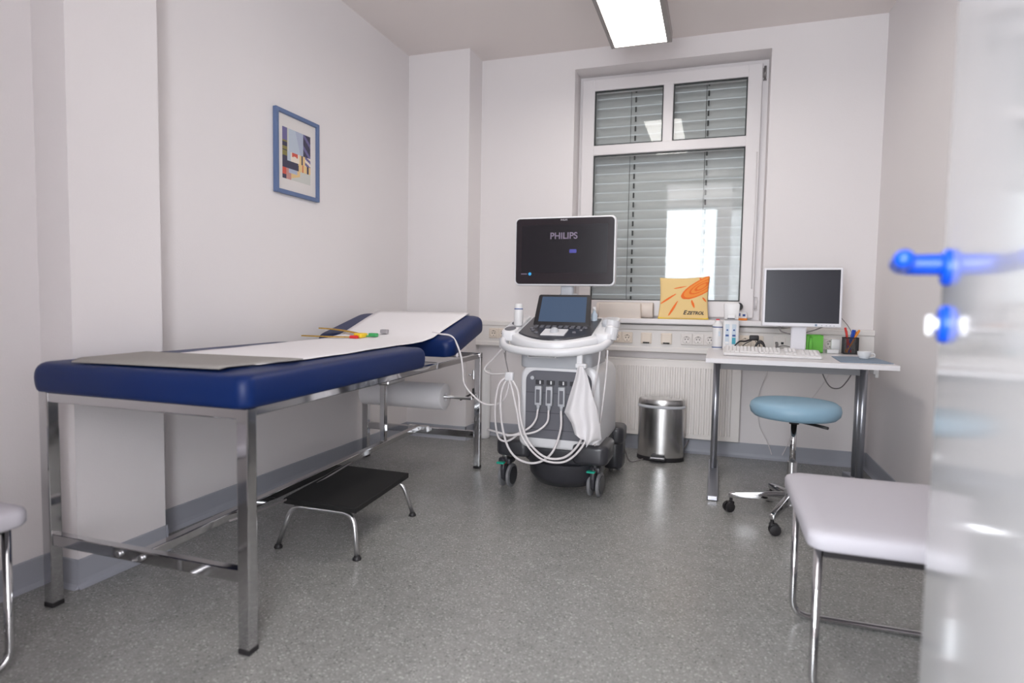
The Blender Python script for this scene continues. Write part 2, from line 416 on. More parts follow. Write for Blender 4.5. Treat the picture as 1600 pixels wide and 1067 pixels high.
# generic abstract landscape, painted cell by cell
ac = dict(sky=(.50, .56, .64), sky2=(.42, .46, .58), dark=(.055, .05, .09), viol=(.16, .14, .30), sand=(.78, .55, .26), wht=(.80, .70, .60), red=(.62, .10, .07), olive=(.24, .21, .07), pink=(.55, .28, .25), pale=(.60, .60, .56))
names = list(ac)
for k, v in ac.items(): M['art_'+k] = mat('print_'+k, v, .6)
def art(u, v):     # u 0..1 left-right, v 0..1 bottom-top
    w = .03*math.sin(9*u+3*v)
    if v > .55:
        if u > .74: return 'dark' if (u*3+v*4) % 1 > .35 else 'viol'
        if u < .17: return 'viol' if v > .75 else ('dark' if (v*7) % 1 > .4 else 'olive')
        if u < .24+w: return 'pale'
        return 'sky' if u+v*.4 < .85 else 'sky2'
    if v > .36:
        if u < .16: return 'olive' if v > .45 else 'dark'
        if .34 < u < .52+.1*(v-.4) and v > .49-abs(u-.43)*.3: return 'red'
        if .28 < u < .60: return 'wht'
        if u >= .80: return 'viol' if (v*8+u*3) % 1 > .5 else 'wht'
        if .66 < u < .72: return 'dark'
        return 'sky' if u < .3 else 'sand'
    if v > .22:
        if u < .55-w: return 'dark'
        if .86 < u < .93: return 'dark'
        if .70 < u < .73: return 'red'
        return 'sand'
    if v > .13 and .22 < u < .52: return 'sky2'
    if u < .14: return 'red' if v > .08 else 'dark'
    if u < .30: return 'pink'
    if v > .02+.25*(u-.25) and u < .62: return 'sand'
    return 'pale'
g = nb(); n = 60; y0, y1, z0, z1 = py0+.062, py1-.070, pz0+.085, pz1-.088
V = [[g.verts.new((XL+.0108, y0+(y1-y0)*i/n, z0+(z1-z0)*j/n)) for j in range(n+1)] for i in range(n+1)]
for i in range(n):
    for j in range(n):
        f = g.faces.new([V[i][j], V[i+1][j], V[i+1][j+1], V[i][j+1]]); f.material_index = names.index(art((i+.5)/n, (j+.5)/n))
obj('print', g, ['art_'+k for k in names], pf)

# ---------------------------------------------------------------- ceiling light
cl = thing('ceiling_light', 'lit rectangular light panel hanging below the ceiling in front of the window', 'ceiling light', (-.486, 3.215, 2.60))
lx0, lx1, ly0, ly1, lz = -.667, -.305, 2.60, 3.83, 2.60
g = nb()
box(g, lx0, lx0+.024, ly0, ly1, lz, lz+.06, .003); box(g, lx1-.030, lx1, ly0, ly1, lz, lz+.06, .003)
box(g, lx0+.02, lx1-.02, ly0, ly0+.02, lz, lz+.06, .003); box(g, lx0+.02, lx1-.02, ly1-.012, ly1, lz, lz+.06, .003)
box(g, lx0+.01, lx1-.01, ly0+.01, ly1-.01, lz+.05, lz+.07)
obj('housing', g, 'lampf', cl)
g = nb(); box(g, lx0+.023, lx1-.029, ly0+.019, ly1-.011, lz+.004, lz+.012); obj('diffuser', g, 'lamp', cl)
for (x, y) in ((-.6, 2.75), (-.37, 2.75), (-.6, 3.68), (-.37, 3.68)):
    g = nb(); cyl(g, (x, y, lz+.065), (x, y, CZ-.001), .0022, 6); cyl(g, (x, y, CZ-.02), (x, y, CZ-.001), .012, 12); obj('suspension_wire', g, 'alu', cl)
# ---------------------------------------------------------------- radiator
rd = thing('radiator', 'white ribbed panel radiator on the back wall below the cable duct', 'radiator', (-.31, 4.38, .11))
rx0, rx1, rz0, rz1 = -.80, .172, .115, .652
g = nb()
box(g, rx0, rx1, 4.348, 4.356, rz0, rz1, .003); box(g, rx0, rx1, 4.40, 4.408, rz0, rz1, .003)
x = rx0+.035
while x < rx1-.035:
    prism(g, [(x-.013, 4.349), (x-.007, 4.341), (x+.007, 4.341), (x+.013, 4.349)], rz0+.035, rz1-.045, 'z'); x += .0335
obj('panel', g, 'rad', rd)
g = nb(); box(g, rx0-.002, rx1+.002, 4.346, 4.41, rz1-.004, rz1+.006, .002)
for x in (rx0-.002, rx1-.003): box(g, x, x+.005, 4.346, 4.41, rz0+.01, rz1, .001)
obj('casing', g, 'rad', rd)
g = nb(); tube(g, round_path([(rx0+.10, 4.38, rz0+.01), (rx0+.10, 4.38, .05), (rx0+.10, 4.424, .05)], .02), .008, 10); tube(g, round_path([(rx0+.15, 4.38, rz0+.01), (rx0+.15, 4.38, .05), (rx0+.15, 4.424, .05)], .02), .008, 10)
obj('pipe', g, 'rad', rd)
for x in (rx0+.2, rx1-.15):
    g = nb(); box(g, x, x+.03, 4.405, 4.4245, rz0+.05, rz1-.05, .002); obj('bracket', g, 'rad', rd)

# ---------------------------------------------------------------- cable duct with its sockets
dx0, dx1 = -1.754, .954
du = thing('cable_duct', 'long white wall duct with sockets running below the window sill', 'cable duct', (-.4, 4.40, .70))
g = nb()
prism(g, [(4.4245, .705), (4.366, .705), (4.358, .71), (4.358, .735), (4.366, .742), (4.366, .858), (4.358, .865), (4.358, .892), (4.366, .898), (4.4245, .898)], dx0, dx1, 'x')
obj('trunking', g, 'duct', du)
SKY = 4.366
def socket_at(x, kind):
    mt = 'socket' if kind[0] == 'c' else 'socket_w'
    s = nb(); z = .803
    box(s, x-.0375, x+.0375, SKY-.010, SKY-.0005, z-.0385, z+.0385, .004)
    if kind[1] == 's':
        lathe_y(s, (x, SKY-.011, z), .030, .021)
        o = obj('socket', s, mt, du)
        h = nb()
        for a in (-.0095, .0095): cyl(h, (x+a, SKY-.0135, z), (x+a, SKY-.0115, z), .0038, 10)
        for a in (-.018, .018): box(h, x-.0025, x+.0025, SKY-.0135, SKY-.0115, z+a-.003, z+a+.003)
        for q in range(10):
            a0 = math.radians(30+q*12); box(h, x+.0195*math.cos(a0)-.0012, x+.0195*math.cos(a0)+.0012, SKY-.0135, SKY-.0118, z+.0195*math.sin(a0)-.0008, z+.0195*math.sin(a0)+.0008)
        obj('contacts', h, 'hole', o)
    else:
        box(s, x-.031, x+.031, SKY-.0135, SKY-.009, z-.032, z+.032, .003)
        o = obj('data_outlet', s, mt, du)
        h = nb(); box(h, x-.022, x+.022, SKY-.0155, SKY-.013, z-.037, z-.027); obj('port', h, 'hole', o)
def lathe_y(bm, c, r, r2):
    t = bmesh.new(); lathe(t, (0, 0, 0), [(r, 0), (r, .002), (r2+.004, .0025), (r2, .0006), (0, .0006)], 28)
    bmesh.ops.transform(t, matrix=Matrix.Translation(c) @ Matrix.Rotation(math.radians(90), 4, 'X'), verts=t.verts); merge(bm, t)
for x, k in ((-1.607, 'cs'), (-1.531, 'cs'), (-.670, 'cs'), (-.594, 'cs'), (-.461, 'cd'), (-.323, 'cd'), (-.187, 'ws'), (-.111, 'ws'), (-.035, 'ws'), (.190, 'cs'), (.266, 'cs'), (.700, 'ws')):
    socket_at(x, k)
g = nb(); box(g, .365, .440, SKY-.008, SKY-.0005, .765, .84, .003)
o = obj('network_outlet', g, 'socket_w', du)
h = nb()
for x in (.385, .42): box(h, x-.008, x+.008, SKY-.0095, SKY-.007, .79, .805)
obj('port', h, 'hole', o)
# white cylinder standing in the corner
g = nb(); lathe(g, (-1.66, 4.305, 0), [(.040, 0), (.048, .008), (.050, .03), (.050, .52), (.047, .527), (.043, .527), (.042, .02), (0, .02)], 32)
tag(obj('tall_bin', g, 'white', smooth=40), 'tall slim white cylinder standing on the floor behind the couch leg', 'bin')

# ---------------------------------------------------------------- door (open, near the camera)
e = Vector((.165, .986, 0)).normalized(); nrm = Vector((.986, -.165, 0)).normalized()
hinge = Vector((.128, -.021, 0)) + e*.16
dm = Matrix(((e.x, nrm.x, 0, hinge.x), (e.y, nrm.y, 0, hinge.y), (0, 0, 1, 0), (0, 0, 0, 1)))   # local: x along door, y away from camera side
DW = .885
door = sstruct('door_1', hinge)
def dobj(name, bm, m, par=None, **k):
    bmesh.ops.transform(bm, matrix=dm, verts=bm.verts)
    return obj(name, bm, m, par or door, **k)
g = nb(); box(g, 0, DW, 0, .04, .008, 2.76, .003); dobj('door_leaf', g, 'doorw')
g = nb(); box(g, DW-.002, DW+.002, .008, .03, .93, 1.17, .0005); dobj('lock_plate', g, 'alu')
hx, hz = DW-.062, 1.083
g = nb()   # lever of round bar: neck out of the rose, bend, grip back towards the hinge
hp = round_path([(hx, -.004, hz), (hx, -.058, hz), (hx-.110, -.060, hz)], .022, 8); tube(g, hp, [.0140-.0022*i/(len(hp)-1) for i in range(len(hp))], 16)
lathe_y2 = None
t = bmesh.new(); bmesh.ops.create_uvsphere(t, u_segments=16, v_segments=8, radius=.0118); bmesh.ops.translate(t, vec=(hx-.110, -.060, hz), verts=t.verts); merge(g, t)
for f in g.faces: f.smooth = True
dobj('lever_handle', g, 'hblue', smooth=50)
def rose(x, z, r, name, m):
    t = bmesh.new(); lathe(t, (0, 0, 0), [(0, 0), (r, 0), (r, .006), (r-.004, .010), (0, .010)], 28)
    bmesh.ops.transform(t, matrix=Matrix.Translation((x, 0, z)) @ Matrix.Rotation(math.radians(90), 4, 'X'), verts=t.verts); g = nb(); merge(g, t)
    return dobj(name, g, m, smooth=40)
rose(hx, hz-.004, .0245, 'rose', 'hblue'); rose(hx, hz-.079, .0255, 'key_rose', 'hblue')
g = nb(); cyl(g, (hx, -.004, hz-.079), (hx, -.016, hz-.079), .008); t = nb(); box(t, hx-.005, hx+.005, -.024, -.013, hz-.095, hz-.066, .005); merge(g, t)
dobj('thumb_turn', g, 'white', smooth=50)

# ================================================================= EXAMINATION COUCH
# the couch stands a little askew: it leans towards the wall with depth
def sk(y): return -.06*(y-1.385)
def skew(bm):
    for v in bm.verts: v.co.x += sk(v.co.y)
    return bm
cx0, cx1 = -2.052, -1.256
co = thing('examination_couch', 'blue padded examination couch on a chrome frame along the left wall', 'examination couch', (-1.70, 2.43, 0))
def cobj(name, bm, m, par=None, **k): return obj(name, skew(bm), m, par or co, **k)
def pad(x0, x1, y0, y1, z0, z1, r, rc, mtx=None):
    bm = nb(); prof = []
    out = rrect(x0, x1, y0, y1, rc, 8); n = len(out)
    cxm, cym = (x0+x1)/2, (y0+y1)/2
    levels = []
    for k in range(13):
        a = math.radians(-90+180*k/12); levels.append((r*(1-abs(math.cos(a))**.55), (z0+z1)/2+(z1-z0)/2*math.sin(a)))
    # inset loops with soft rounding
    loops = []
    for ins, z in levels:
        ins = ins if z > (z0+z1)/2 else ins*.35
        loops.append([bm.verts.new((px-(1 if px > cxm else -1)*min(ins, .4), pyy-(1 if pyy > cym else -1)*min(ins, .4), z)) for px, pyy in out])
    for A, B in zip(loops, loops[1:]):
        for i in range(n): f = bm.faces.new([A[i], A[(i+1) % n], B[(i+1) % n], B[i]]); f.smooth = True
    bm.faces.new(loops[0][::-1]); 
    c = loops[-1]; ctr = [bm.verts.new((v.co.x+(cxm-v.co.x)*.25, v.co.y+(cym-v.co.y)*.12, z1+.008)) for v in c]
    for i in range(n): f = bm.faces.new([c[i], c[(i+1) % n], ctr[(i+1) % n], ctr[i]]); f.smooth = True
    bm.faces.new(ctr)
    if mtx is not None: bmesh.ops.transform(bm, matrix=mtx, verts=bm.verts)
    return bm
cobj('mattress', pad(-2.075, -1.215, 1.335, 2.60, .718, .814, .042, .045), 'blue', smooth=60)
HM = Matrix.Translation((0, 2.93, .755)) @ Matrix.Rotation(math.radians(13.2), 4, 'X') @ Matrix.Translation((0, -2.93, -.755))
cobj('headrest', pad(-2.075, -1.215, 2.93, 3.50, .732, .828, .040, .06, HM), 'blue', smooth=60)
g = nb()
box(g, cx0+.018, cx1-.018, 1.368, 1.402, .682, .716, .004); box(g, cx0-.01, cx0+.015, 1.40, 3.47, .688, .717, .004); box(g, cx1-.015, cx1+.012, 1.40, 3.47, .688, .717, .004)
box(g, cx0+.01, cx1-.01, 2.86, 2.90, .680, .716, .004); box(g, cx0-.02, cx1+.02, 3.467, 3.507, .688, .724, .004)
cobj('top_frame', g, 'chrome')
for (x, y, z) in ((cx0, 1.385, .717), (cx1, 1.385, .717), (cx0, 3.487, .70), (cx1, 3.487, .70)):
    g = nb(); box(g, x-.02, x+.02, y-.02, y+.02, .014, z, .004); lg = cobj('leg', g, 'chrome')
    g = nb(); box(g, x-.021, x+.021, y-.021, y+.021, 0, .016, .003); cobj('foot_cap', g, 'blackp', lg)
g = nb(); box(g, cx0+.018, cx1-.018, 1.370, 1.400, .208, .246, .003); st = cobj('crossbar', g, 'chrome')
for x in (-1.735, -1.645):
    g = nb(); cyl(g, (x, 1.372, .227), (x, 1.362, .227), .009, 12); cobj('bolt', g, 'alu', st)
g = nb(); box(g, cx0+.018, cx1-.018, 3.472, 3.502, .190, .232, .003); cobj('crossbar', g, 'chrome')
g = nb(); box(g, -1.67, -1.635, 1.40, 3.47, .215, .245, .003); cobj('stretcher', g, 'chrome')
g = nb(); box(g, -1.668, -1.637, 2.96, 2.995, .245, .69, .003); cobj('support_column', g, 'chrome')
g = nb(); box(g, -1.72, -1.58, 3.44, 3.475, .205, .245, .006)
for x in (-1.69, -1.655, -1.62): cyl(g, (x, 3.44, .225), (x, 3.432, .225), .008, 10)
cobj('coupling', g, 'alu')
g = nb(); tube(g, catmull([(-1.60, 1.7, .235), (-1.62, 2.1, .20), (-1.63, 2.6, .22)], 6), .004, 6); cobj('cable_run', g, 'cableg')
for z in (.47, .585):                                            # holder brackets on the far right leg
    g = nb(); box(g, cx1-.034, cx1-.021, 3.465, 3.495, z-.03, z+.03, .004); cyl(g, (cx1-.10, 3.43, z-.04) if z < .5 else (cx1-.05, 3.45, z), (cx1-.03, 3.47, z), .006, 10); cobj('holder', g, 'blackp' if z < .5 else 'alu')
# reclining mechanism under the pad
g = nb(); box(g, cx1-.10, cx1-.04, 2.35, 2.52, .655, .716, .008)
for y in (2.38, 2.43, 2.48): cyl(g, (cx1-.04, y, .685), (cx1-.025, y, .685), .012, 12)
cobj('recliner_mechanism', g, 'alu')
g = nb(); cyl(g, (cx0+.02, 3.42, .445), (cx1-.02, 3.42, .445), .010, 16); cobj('roll_rod', g, 'alu')

g = nb()   # roll of couch paper under the headrest
t = [(.030, 0), (.082, 0), (.082, .57), (.030, .57)]
bt = bmesh.new(); lathe(bt, (0, 0, 0), [(.028, 0), (.079, 0), (.082, .002), (.082, .568), (.079, .57), (.028, .57), (.028, .0)], 48)
bmesh.ops.transform(bt, matrix=Matrix.Translation((-2.02+sk(3.42), 3.42, .445)) @ Matrix.Rotation(math.radians(90), 4, 'Y'), verts=bt.verts); merge(g, bt)
tag(obj('paper_roll', g, 'paper', smooth=40), 'fat white paper roll on a rod below the couch headrest', 'paper roll')

def headtop(y, off=.002):        # top surface height of the tilted headrest
    p = HM @ Vector((0, y, .828+off)); return p
g = nb()   # paper sheet covering the couch, from headrest across the gap to the mat
sec = []
for k in range(14):
    y = 1.50+(2.56-1.50)*k/13; sec.append((y, .8250+.0008*math.sin(k*1.7)))
sec += [(2.66, .825), (2.78, .828), (2.88, .837)]
for k in range(10):
    p = headtop(2.945+(3.50-2.945)*k/9, .0125); sec.append((p.y, p.z))
p = headtop(3.508, -.045); sec.append((p.y, p.z))
p = headtop(3.500, -.13); sec.append((p.y+.015, p.z))
rows = []
nx = 16
for i, (y, z) in enumerate(sec):
    xl = -1.825-.06*max(0, y-1.5)+.008*math.sin(y*5); xr = -1.305+.010*math.sin(y*4)-.01*(y-1.5)
    rows.append([(xl+(xr-xl)*k/nx, y, z+.0012*math.sin(k*1.3+i*.6)) for k in range(nx+1)])
sheet(g, rows, (0, 0, -.0008))
tag(cobj('couch_paper', g, 'paper'), 'white paper sheet spread over the blue couch and headrest', 'paper sheet')
bpy.data.objects['couch_paper'].parent = None; bpy.data.objects['couch_paper'].location = bpy.data.objects['couch_paper'].location + co.location

g = nb(); nu, nv = 24, 12; V = []
for i in range(nu+1):
    u = i/nu; col = []
    for j in range(nv+1):
        v = j/nv; x = -1.93+.61*u+(.04*v-.02)*(u-.5)*2; y = 1.362+.012*u+(.30+.02*u)*v
        d = y-1.335; z = .8305-.026*max(0, 1-d/.065)**2
        d2 = min(x+2.07+.02, -1.222-x); z -= .010*max(0, 1-d2/.06)**2
        col.append((x, y, z))
    V.append(col)
sheet(g, V, (0, 0, -.004))
tag(obj('foot_mat', g, 'mat'), 'grey rubber mat lying on the near end of the blue couch', 'mat')

# tourniquet lying on the paper
tq = thing('tourniquet', 'orange-yellow tourniquet strap with a green and yellow buckle on the couch', 'tourniquet', (-1.85, 2.85, .826))
def band(bm, pts, w, th):
    P = catmull(pts, 6); rows = []
    for i, p in enumerate(P):
        T = (P[min(i+1, len(P)-1)]-P[max(i-1, 0)]).normalized(); s = T.cross(Vector((0, 0, 1))).normalized()*w/2
        u = Vector((0, 0, th))
        rows.append([bm.verts.new(p-s), bm.verts.new(p+s), bm.verts.new(p+s+u), bm.verts.new(p-s+u)])
    for A, B in zip(rows, rows[1:]):
        for k in range(4): bm.faces.new([A[k], A[(k+1) % 4], B[(k+1) % 4], B[k]])
    bm.faces.new(rows[0]); bm.faces.new(rows[-1][::-1])
g = nb()
band(g, [(-1.79, 2.80, .834), (-1.90, 2.77, .832), (-2.02, 2.76, .832), (-2.12, 2.76, .832)], .024, .006)
band(g, [(-1.80, 2.86, .840), (-1.92, 2.92, .852), (-2.05, 2.97, .860), (-2.17, 2.98, .865)], .024, .006)
obj('strap', g, 'strap', tq)
g = nb(); box(g, -1.825, -1.775, 2.79, 2.86, .831, .857, .008); ob = obj('buckle', g, 'byellow', tq, smooth=50)
g = nb(); box(g, -1.835, -1.79, 2.770, 2.80, .829, .845, .004); obj('release_lever', g, 'bred', tq)
g = nb(); box(g, -1.765, -1.715, 2.84, 2.87, .837, .857, .006); cyl(g, (-1.78, 2.84, .84), (-1.76, 2.85, .84), .004); obj('clip', g, 'bgreen', tq)
g = nb(); box(g, -1.745, -1.705, 2.93, 2.96, .852, .874, .004); obj('end_tab', g, 'tint', tq)

# ---------------------------------------------------------------- step stool
ss = thing('step_stool', 'low black-topped step stool with chrome tube legs beside the couch', 'step stool', (-1.52, 2.30, 0))
g = nb()
P = [(-1.672, 2.048), (-1.325, 2.045), (-1.372, 2.575), (-1.735, 2.58)]
prism(g, P, .183, .207, 'z', bev=.004)
obj('step_plate', g, 'black', ss)
for (a, bb, z) in (((-1.688, 2.035), (-1.318, 2.045), 0), ((-1.775, 2.60), (-1.352, 2.575), 0)):
    near = z == 0
    A = Vector((*a, 0)); B = Vector((*bb, 0)); d = (B-A).normalized(); off = Vector((0, .03 if a[1] < 2.3 else -.04, 0))
    g = nb(); tube(g, round_path([A+Vector((0, 0, .012)), A+d*.045+off+Vector((0, 0, .172)), B-d*.035+off+Vector((0, 0, .172)), B+Vector((0, 0, .012))], .065, 8), .0100, 14)
    lo = obj('leg_frame', g, 'alu', ss)
    for q in (A, B):
        g = nb(); lathe(g, (q.x, q.y, 0), [(.017, 0), (.018, .005), (.013, .012), (.0115, .017), (0, .017)], 20); obj('rubber_foot', g, 'blackp', lo)

# ================================================================= ULTRASOUND SCANNER
us = thing('ultrasound_scanner', 'white and grey wheeled ultrasound machine with a big black monitor', 'ultrasound machine', (-.81, 3.35, 0))
# monitor
mo_x0, mo_x1, mo_z0, mo_z1 = -1.096, -.524, 1.130, 1.512
g = nb(); prism(g, rrect(mo_x0, mo_x1, mo_z0, mo_z1, .028), 3.30, 3.345, 'y', bev=.008); mon = obj('monitor', g, 'usw', us, smooth=40)
g = nb(); prism(g, rrect(mo_x0+.009, mo_x1-.009, mo_z0+.010, mo_z1-.009, .022), 3.2965, 3.30, 'y', bev=.001, seg=1); obj('bezel', g, 'blackg', mon, smooth=40)
g = nb(); box(g, mo_x0+.042, mo_x1-.045, 3.2955, 3.2965, mo_z0+.072, mo_z1-.045); obj('screen', g, 'screen', mon)
g = nb(); text_bm(g, 'PHILIPS', .049, (-.812, 3.2948, 1.404), (1, 0, 0), (0, 0, 1), .0003, bold=.0012); obj('screen_lettering', g, 'logo', mon)
g = nb(); text_bm(g, 'PHILIPS', .012, (-.812, 3.2958, 1.492), (1, 0, 0), (0, 0, 1), .0003, bold=.0004); obj('bezel_lettering', g, 'tint', mon)
g = nb(); prism(g, rrect(-.778, -.738, 1.311, 1.331, .004), 3.2945, 3.2950, 'y'); obj('screen_button', g, 'logob', mon)
g = nb(); cyl(g, (-1.003, 3.2950, 1.196), (-1.003, 3.2945, 1.196), .009, 16); obj('screen_dot', g, 'logoc', mon)
g = nb(); box(g, -1.055, -1.020, 3.2945, 3.2950, 1.193, 1.198); obj('screen_caption', g, 'logo', mon)
def tilt(bm):
    for v in bm.verts: v.co.z += .27*(v.co.y-3.0)-.012
    return bm
# neck and arm
g = nb(); box(g, -.835, -.762, 3.335, 3.375, 1.06, 1.18, .012, 3); box(g, -.85, -.75, 3.35, 3.45, 1.05, 1.09, .015, 3); tube(g, round_path([(-.80, 3.42, 1.07), (-.80, 3.46, .95), (-.80, 3.50, .80)], .05), .032, 16)
obj('monitor_arm', g, 'usl', us, smooth=50)
def tobj2(name, bm, m, par=None, **k): return obj(name, tilt(bm), m, par, **k)
# console
def arc_front(x0, x1, yb, yf, bow, n=16, rb=.03):
    """outline in plan: straight back edge, bowed front"""
    pts = [(x1, yb), (x0, yb)]
    for k in range(n+1):
        t = k/n; x = x0+(x1-x0)*t; pts.append((x, yf+bow*(2*t-1)**2))
    return pts
g = nb(); prism(g, arc_front(-1.045, -.555, 3.42, 2.965, .13), .795, .853, 'z', bev=.010); tobj2('console', g, 'usw', us, smooth=40)
g = nb(); prism(g, arc_front(-1.000, -.605, 3.38, 3.000, .10), .853, .862, 'z', bev=.002, seg=1); panel = tobj2('control_panel', g, 'usd', us)
g = nb(); box(g, -.868, -.740, 3.055, 3.155, .861, .867, .002); tobj2('trackball_plate', g, 'usw', panel)
g = nb(); t = bmesh.new(); bmesh.ops.create_uvsphere(t, u_segments=20, v_segments=10, radius=.024); bmesh.ops.translate(t, vec=(-.805, 3.105, .866), verts=t.verts); merge(g, t)
for f in g.faces: f.smooth = True
tobj2('trackball', g, 'usl', panel)
for i in range(9):
    for j in range(3):
        g = nb(); box(g, -.945+i*.034, -.922+i*.034, 3.185+j*.024, 3.200+j*.024, .861, .8655, .0015, 1); tobj2('key', g, 'usg', panel)
for (x, y) in ((-.93, 3.13), (-.90, 3.09), (-.70, 3.11), (-.67, 3.15), (-.945, 3.165), (-.655, 3.19)):
    g = nb(); lathe(g, (x, y, .861), [(.011, 0), (.010, .008), (0, .008)], 16); tobj2('knob', g, 'usg', panel)
# touch screen, tilted back
TM = Matrix.Translation((-.80, 3.235, .905)) @ Matrix.Rotation(math.radians(-24), 4, 'X')
g = nb(); prism(g, rrect(-.148, .148, .0, .190, .012), -.008, .010, 'y', bev=.003)
for v in g.verts: v.co.x *= 1+.08*(1-v.co.z/.190)*1.0
bmesh.ops.transform(g, matrix=TM, verts=g.verts); ts = obj('touch_screen', g, 'blackp', us, smooth=40)
g = nb(); prism(g, [(-.132, .026), (.132, .026), (.126, .176), (-.126, .176)], -.0090, -.0082, 'y'); bmesh.ops.transform(g, matrix=TM, verts=g.verts); obj('display', g, 'tscreen', ts)
# front handle rail
g = nb(); pts = [(-1.085, 3.20, .848), (-1.086, 3.11, .835), (-1.055, 3.02, .806), (-.98, 2.955, .793), (-.88, 2.925, .786), (-.80, 2.920, .785), (-.70, 2.932, .788), (-.61, 2.968, .80), (-.545, 3.03, .815), (-.515, 3.11, .84), (-.515, 3.20, .855)]
tube(g, catmull(pts, 5), .021, 14, squash=(.75, 1)); obj('handle_rail', g, 'usw', us)
# side wings with holders
g = nb(); prism(g, rrect(-1.098, -1.015, 3.08, 3.40, .03), .815, .868, 'z', bev=.008); wl = tobj2('side_wing', g, 'usw', us, smooth=40)
for (x, y) in ((-1.057, 3.13), (-1.052, 3.235)):
    g = nb(); lathe(g, (x, y, .867), [(.0, 0), (.028, 0), (.031, .003), (.028, .003)], 24, 1, 1.2); tobj2('cup_holder', g, 'usg', wl)
g = nb(); prism(g, rrect(-.590, -.500, 3.08, 3.40, .03), .815, .868, 'z', bev=.008); wr = tobj2('side_wing', g, 'usw', us, smooth=40)
def ring(c, r, r2, h, name, m, par, tilt=0):
    g = nb(); lathe(g, (0, 0, 0), [(r2, 0), (r, 0), (r, h), (r2, h), (r2, 0)], 24)
    bmesh.ops.transform(g, matrix=Matrix.Translation(c) @ Matrix.Rotation(tilt, 4, 'Y'), verts=g.verts); return obj(name, g, m, par, smooth=40)
ring((-.515, 3.13, .855), .034, .026, .06, 'probe_holder', 'usw', wr, .2); ring((-.525, 3.22, .875), .036, .028, .075, 'probe_holder', 'usw', wr, .15); ring((-1.085, 3.11, .79), .026, .018, .05, 'probe_holder', 'usw', wl)
for (x, y, z) in ((-.515, 3.13, .90), (-.548, 3.22, .93)):
    g = nb(); t = bmesh.new(); bmesh.ops.create_uvsphere(t, u_segments=20, v_segments=12, radius=.027); bmesh.ops.scale(t, vec=(1.05, .8, .9), verts=t.verts); bmesh.ops.translate(t, vec=(x, y, z), verts=t.verts); merge(g, t)
    tube(g, [(x, y, z-.01), (x+.004, y, z-.06)], [.020, .014], 14); obj('probe', g, 'usl' if y > 3.2 else 'usw', us, smooth=80)
# neck under console (front upper body)
g = nb(); prism(g, rrect(-.985, -.600, 3.07, 3.55, .05), .69, .80, 'z', bev=.01)
obj('upper_body', g, 'usl', us, smooth=40)
g = nb(); box(g, -.934, -.778, 3.050, 3.072, .746, .776, .003); dr = obj('disc_drive', g, 'usw', us)
g = nb(); box(g, -.926, -.786, 3.047, 3.052, .752, .770, .001); obj('slot', g, 'screen', dr)
# main body
g = nb(); prism(g, rrect(-.985, -.545, .262, .708, (.07, .07, .05, .05)), 3.075, 3.62, 'y', bev=.018, seg=3)
for v in g.verts:
    v.co.x += .035*(1 if v.co.x < -.76 else -1)*(v.co.z-.26)*.6
body = obj('body', g, 'usw', us, smooth=50)
g = nb(); prism(g, rrect(-.945, -.592, .318, .678, (.055, .055, .02, .02)), 3.069, 3.0745, 'y', bev=.002, seg=1); fp = obj('connector_panel', g, 'usg', body)
g = nb()
for z in (.365, .455, .560): box(g, -.944, -.593, 3.0682, 3.0695, z, z+.0025)
obj('panel_groove', g, 'usd', fp)
for i, x in enumerate((-.868, -.809, -.743, -.683)):
    g = nb(); box(g, x-.022, x+.022, 3.062, 3.069, .605, .628, .002); pt = obj('port', g, 'usd', fp)
    g = nb(); box(g, x+.000, x+.008, 3.059, 3.063, .608, .626, .001); obj('latch', g, 'usw', pt)
    if i < 3:
        g = nb(); box(g, x-.018, x+.018, 3.035, 3.069, .498, .600, .005); tube(g, [(x, 3.045, .50), (x+.001, 3.04, .475)], [.012, .006], 10)
        pl = obj('plug', g, 'usl', fp, smooth=40)
        g = nb(); box(g, x-.010, x+.010, 3.033, 3.036, .512, .582, .002); obj('plug_inset', g, 'usg', pl)
g = nb(); cyl(g, (-.905, 3.067, .640), (-.905, 3.050, .640), .010, 14); obj('ecg_plug', g, 'usl', fp)
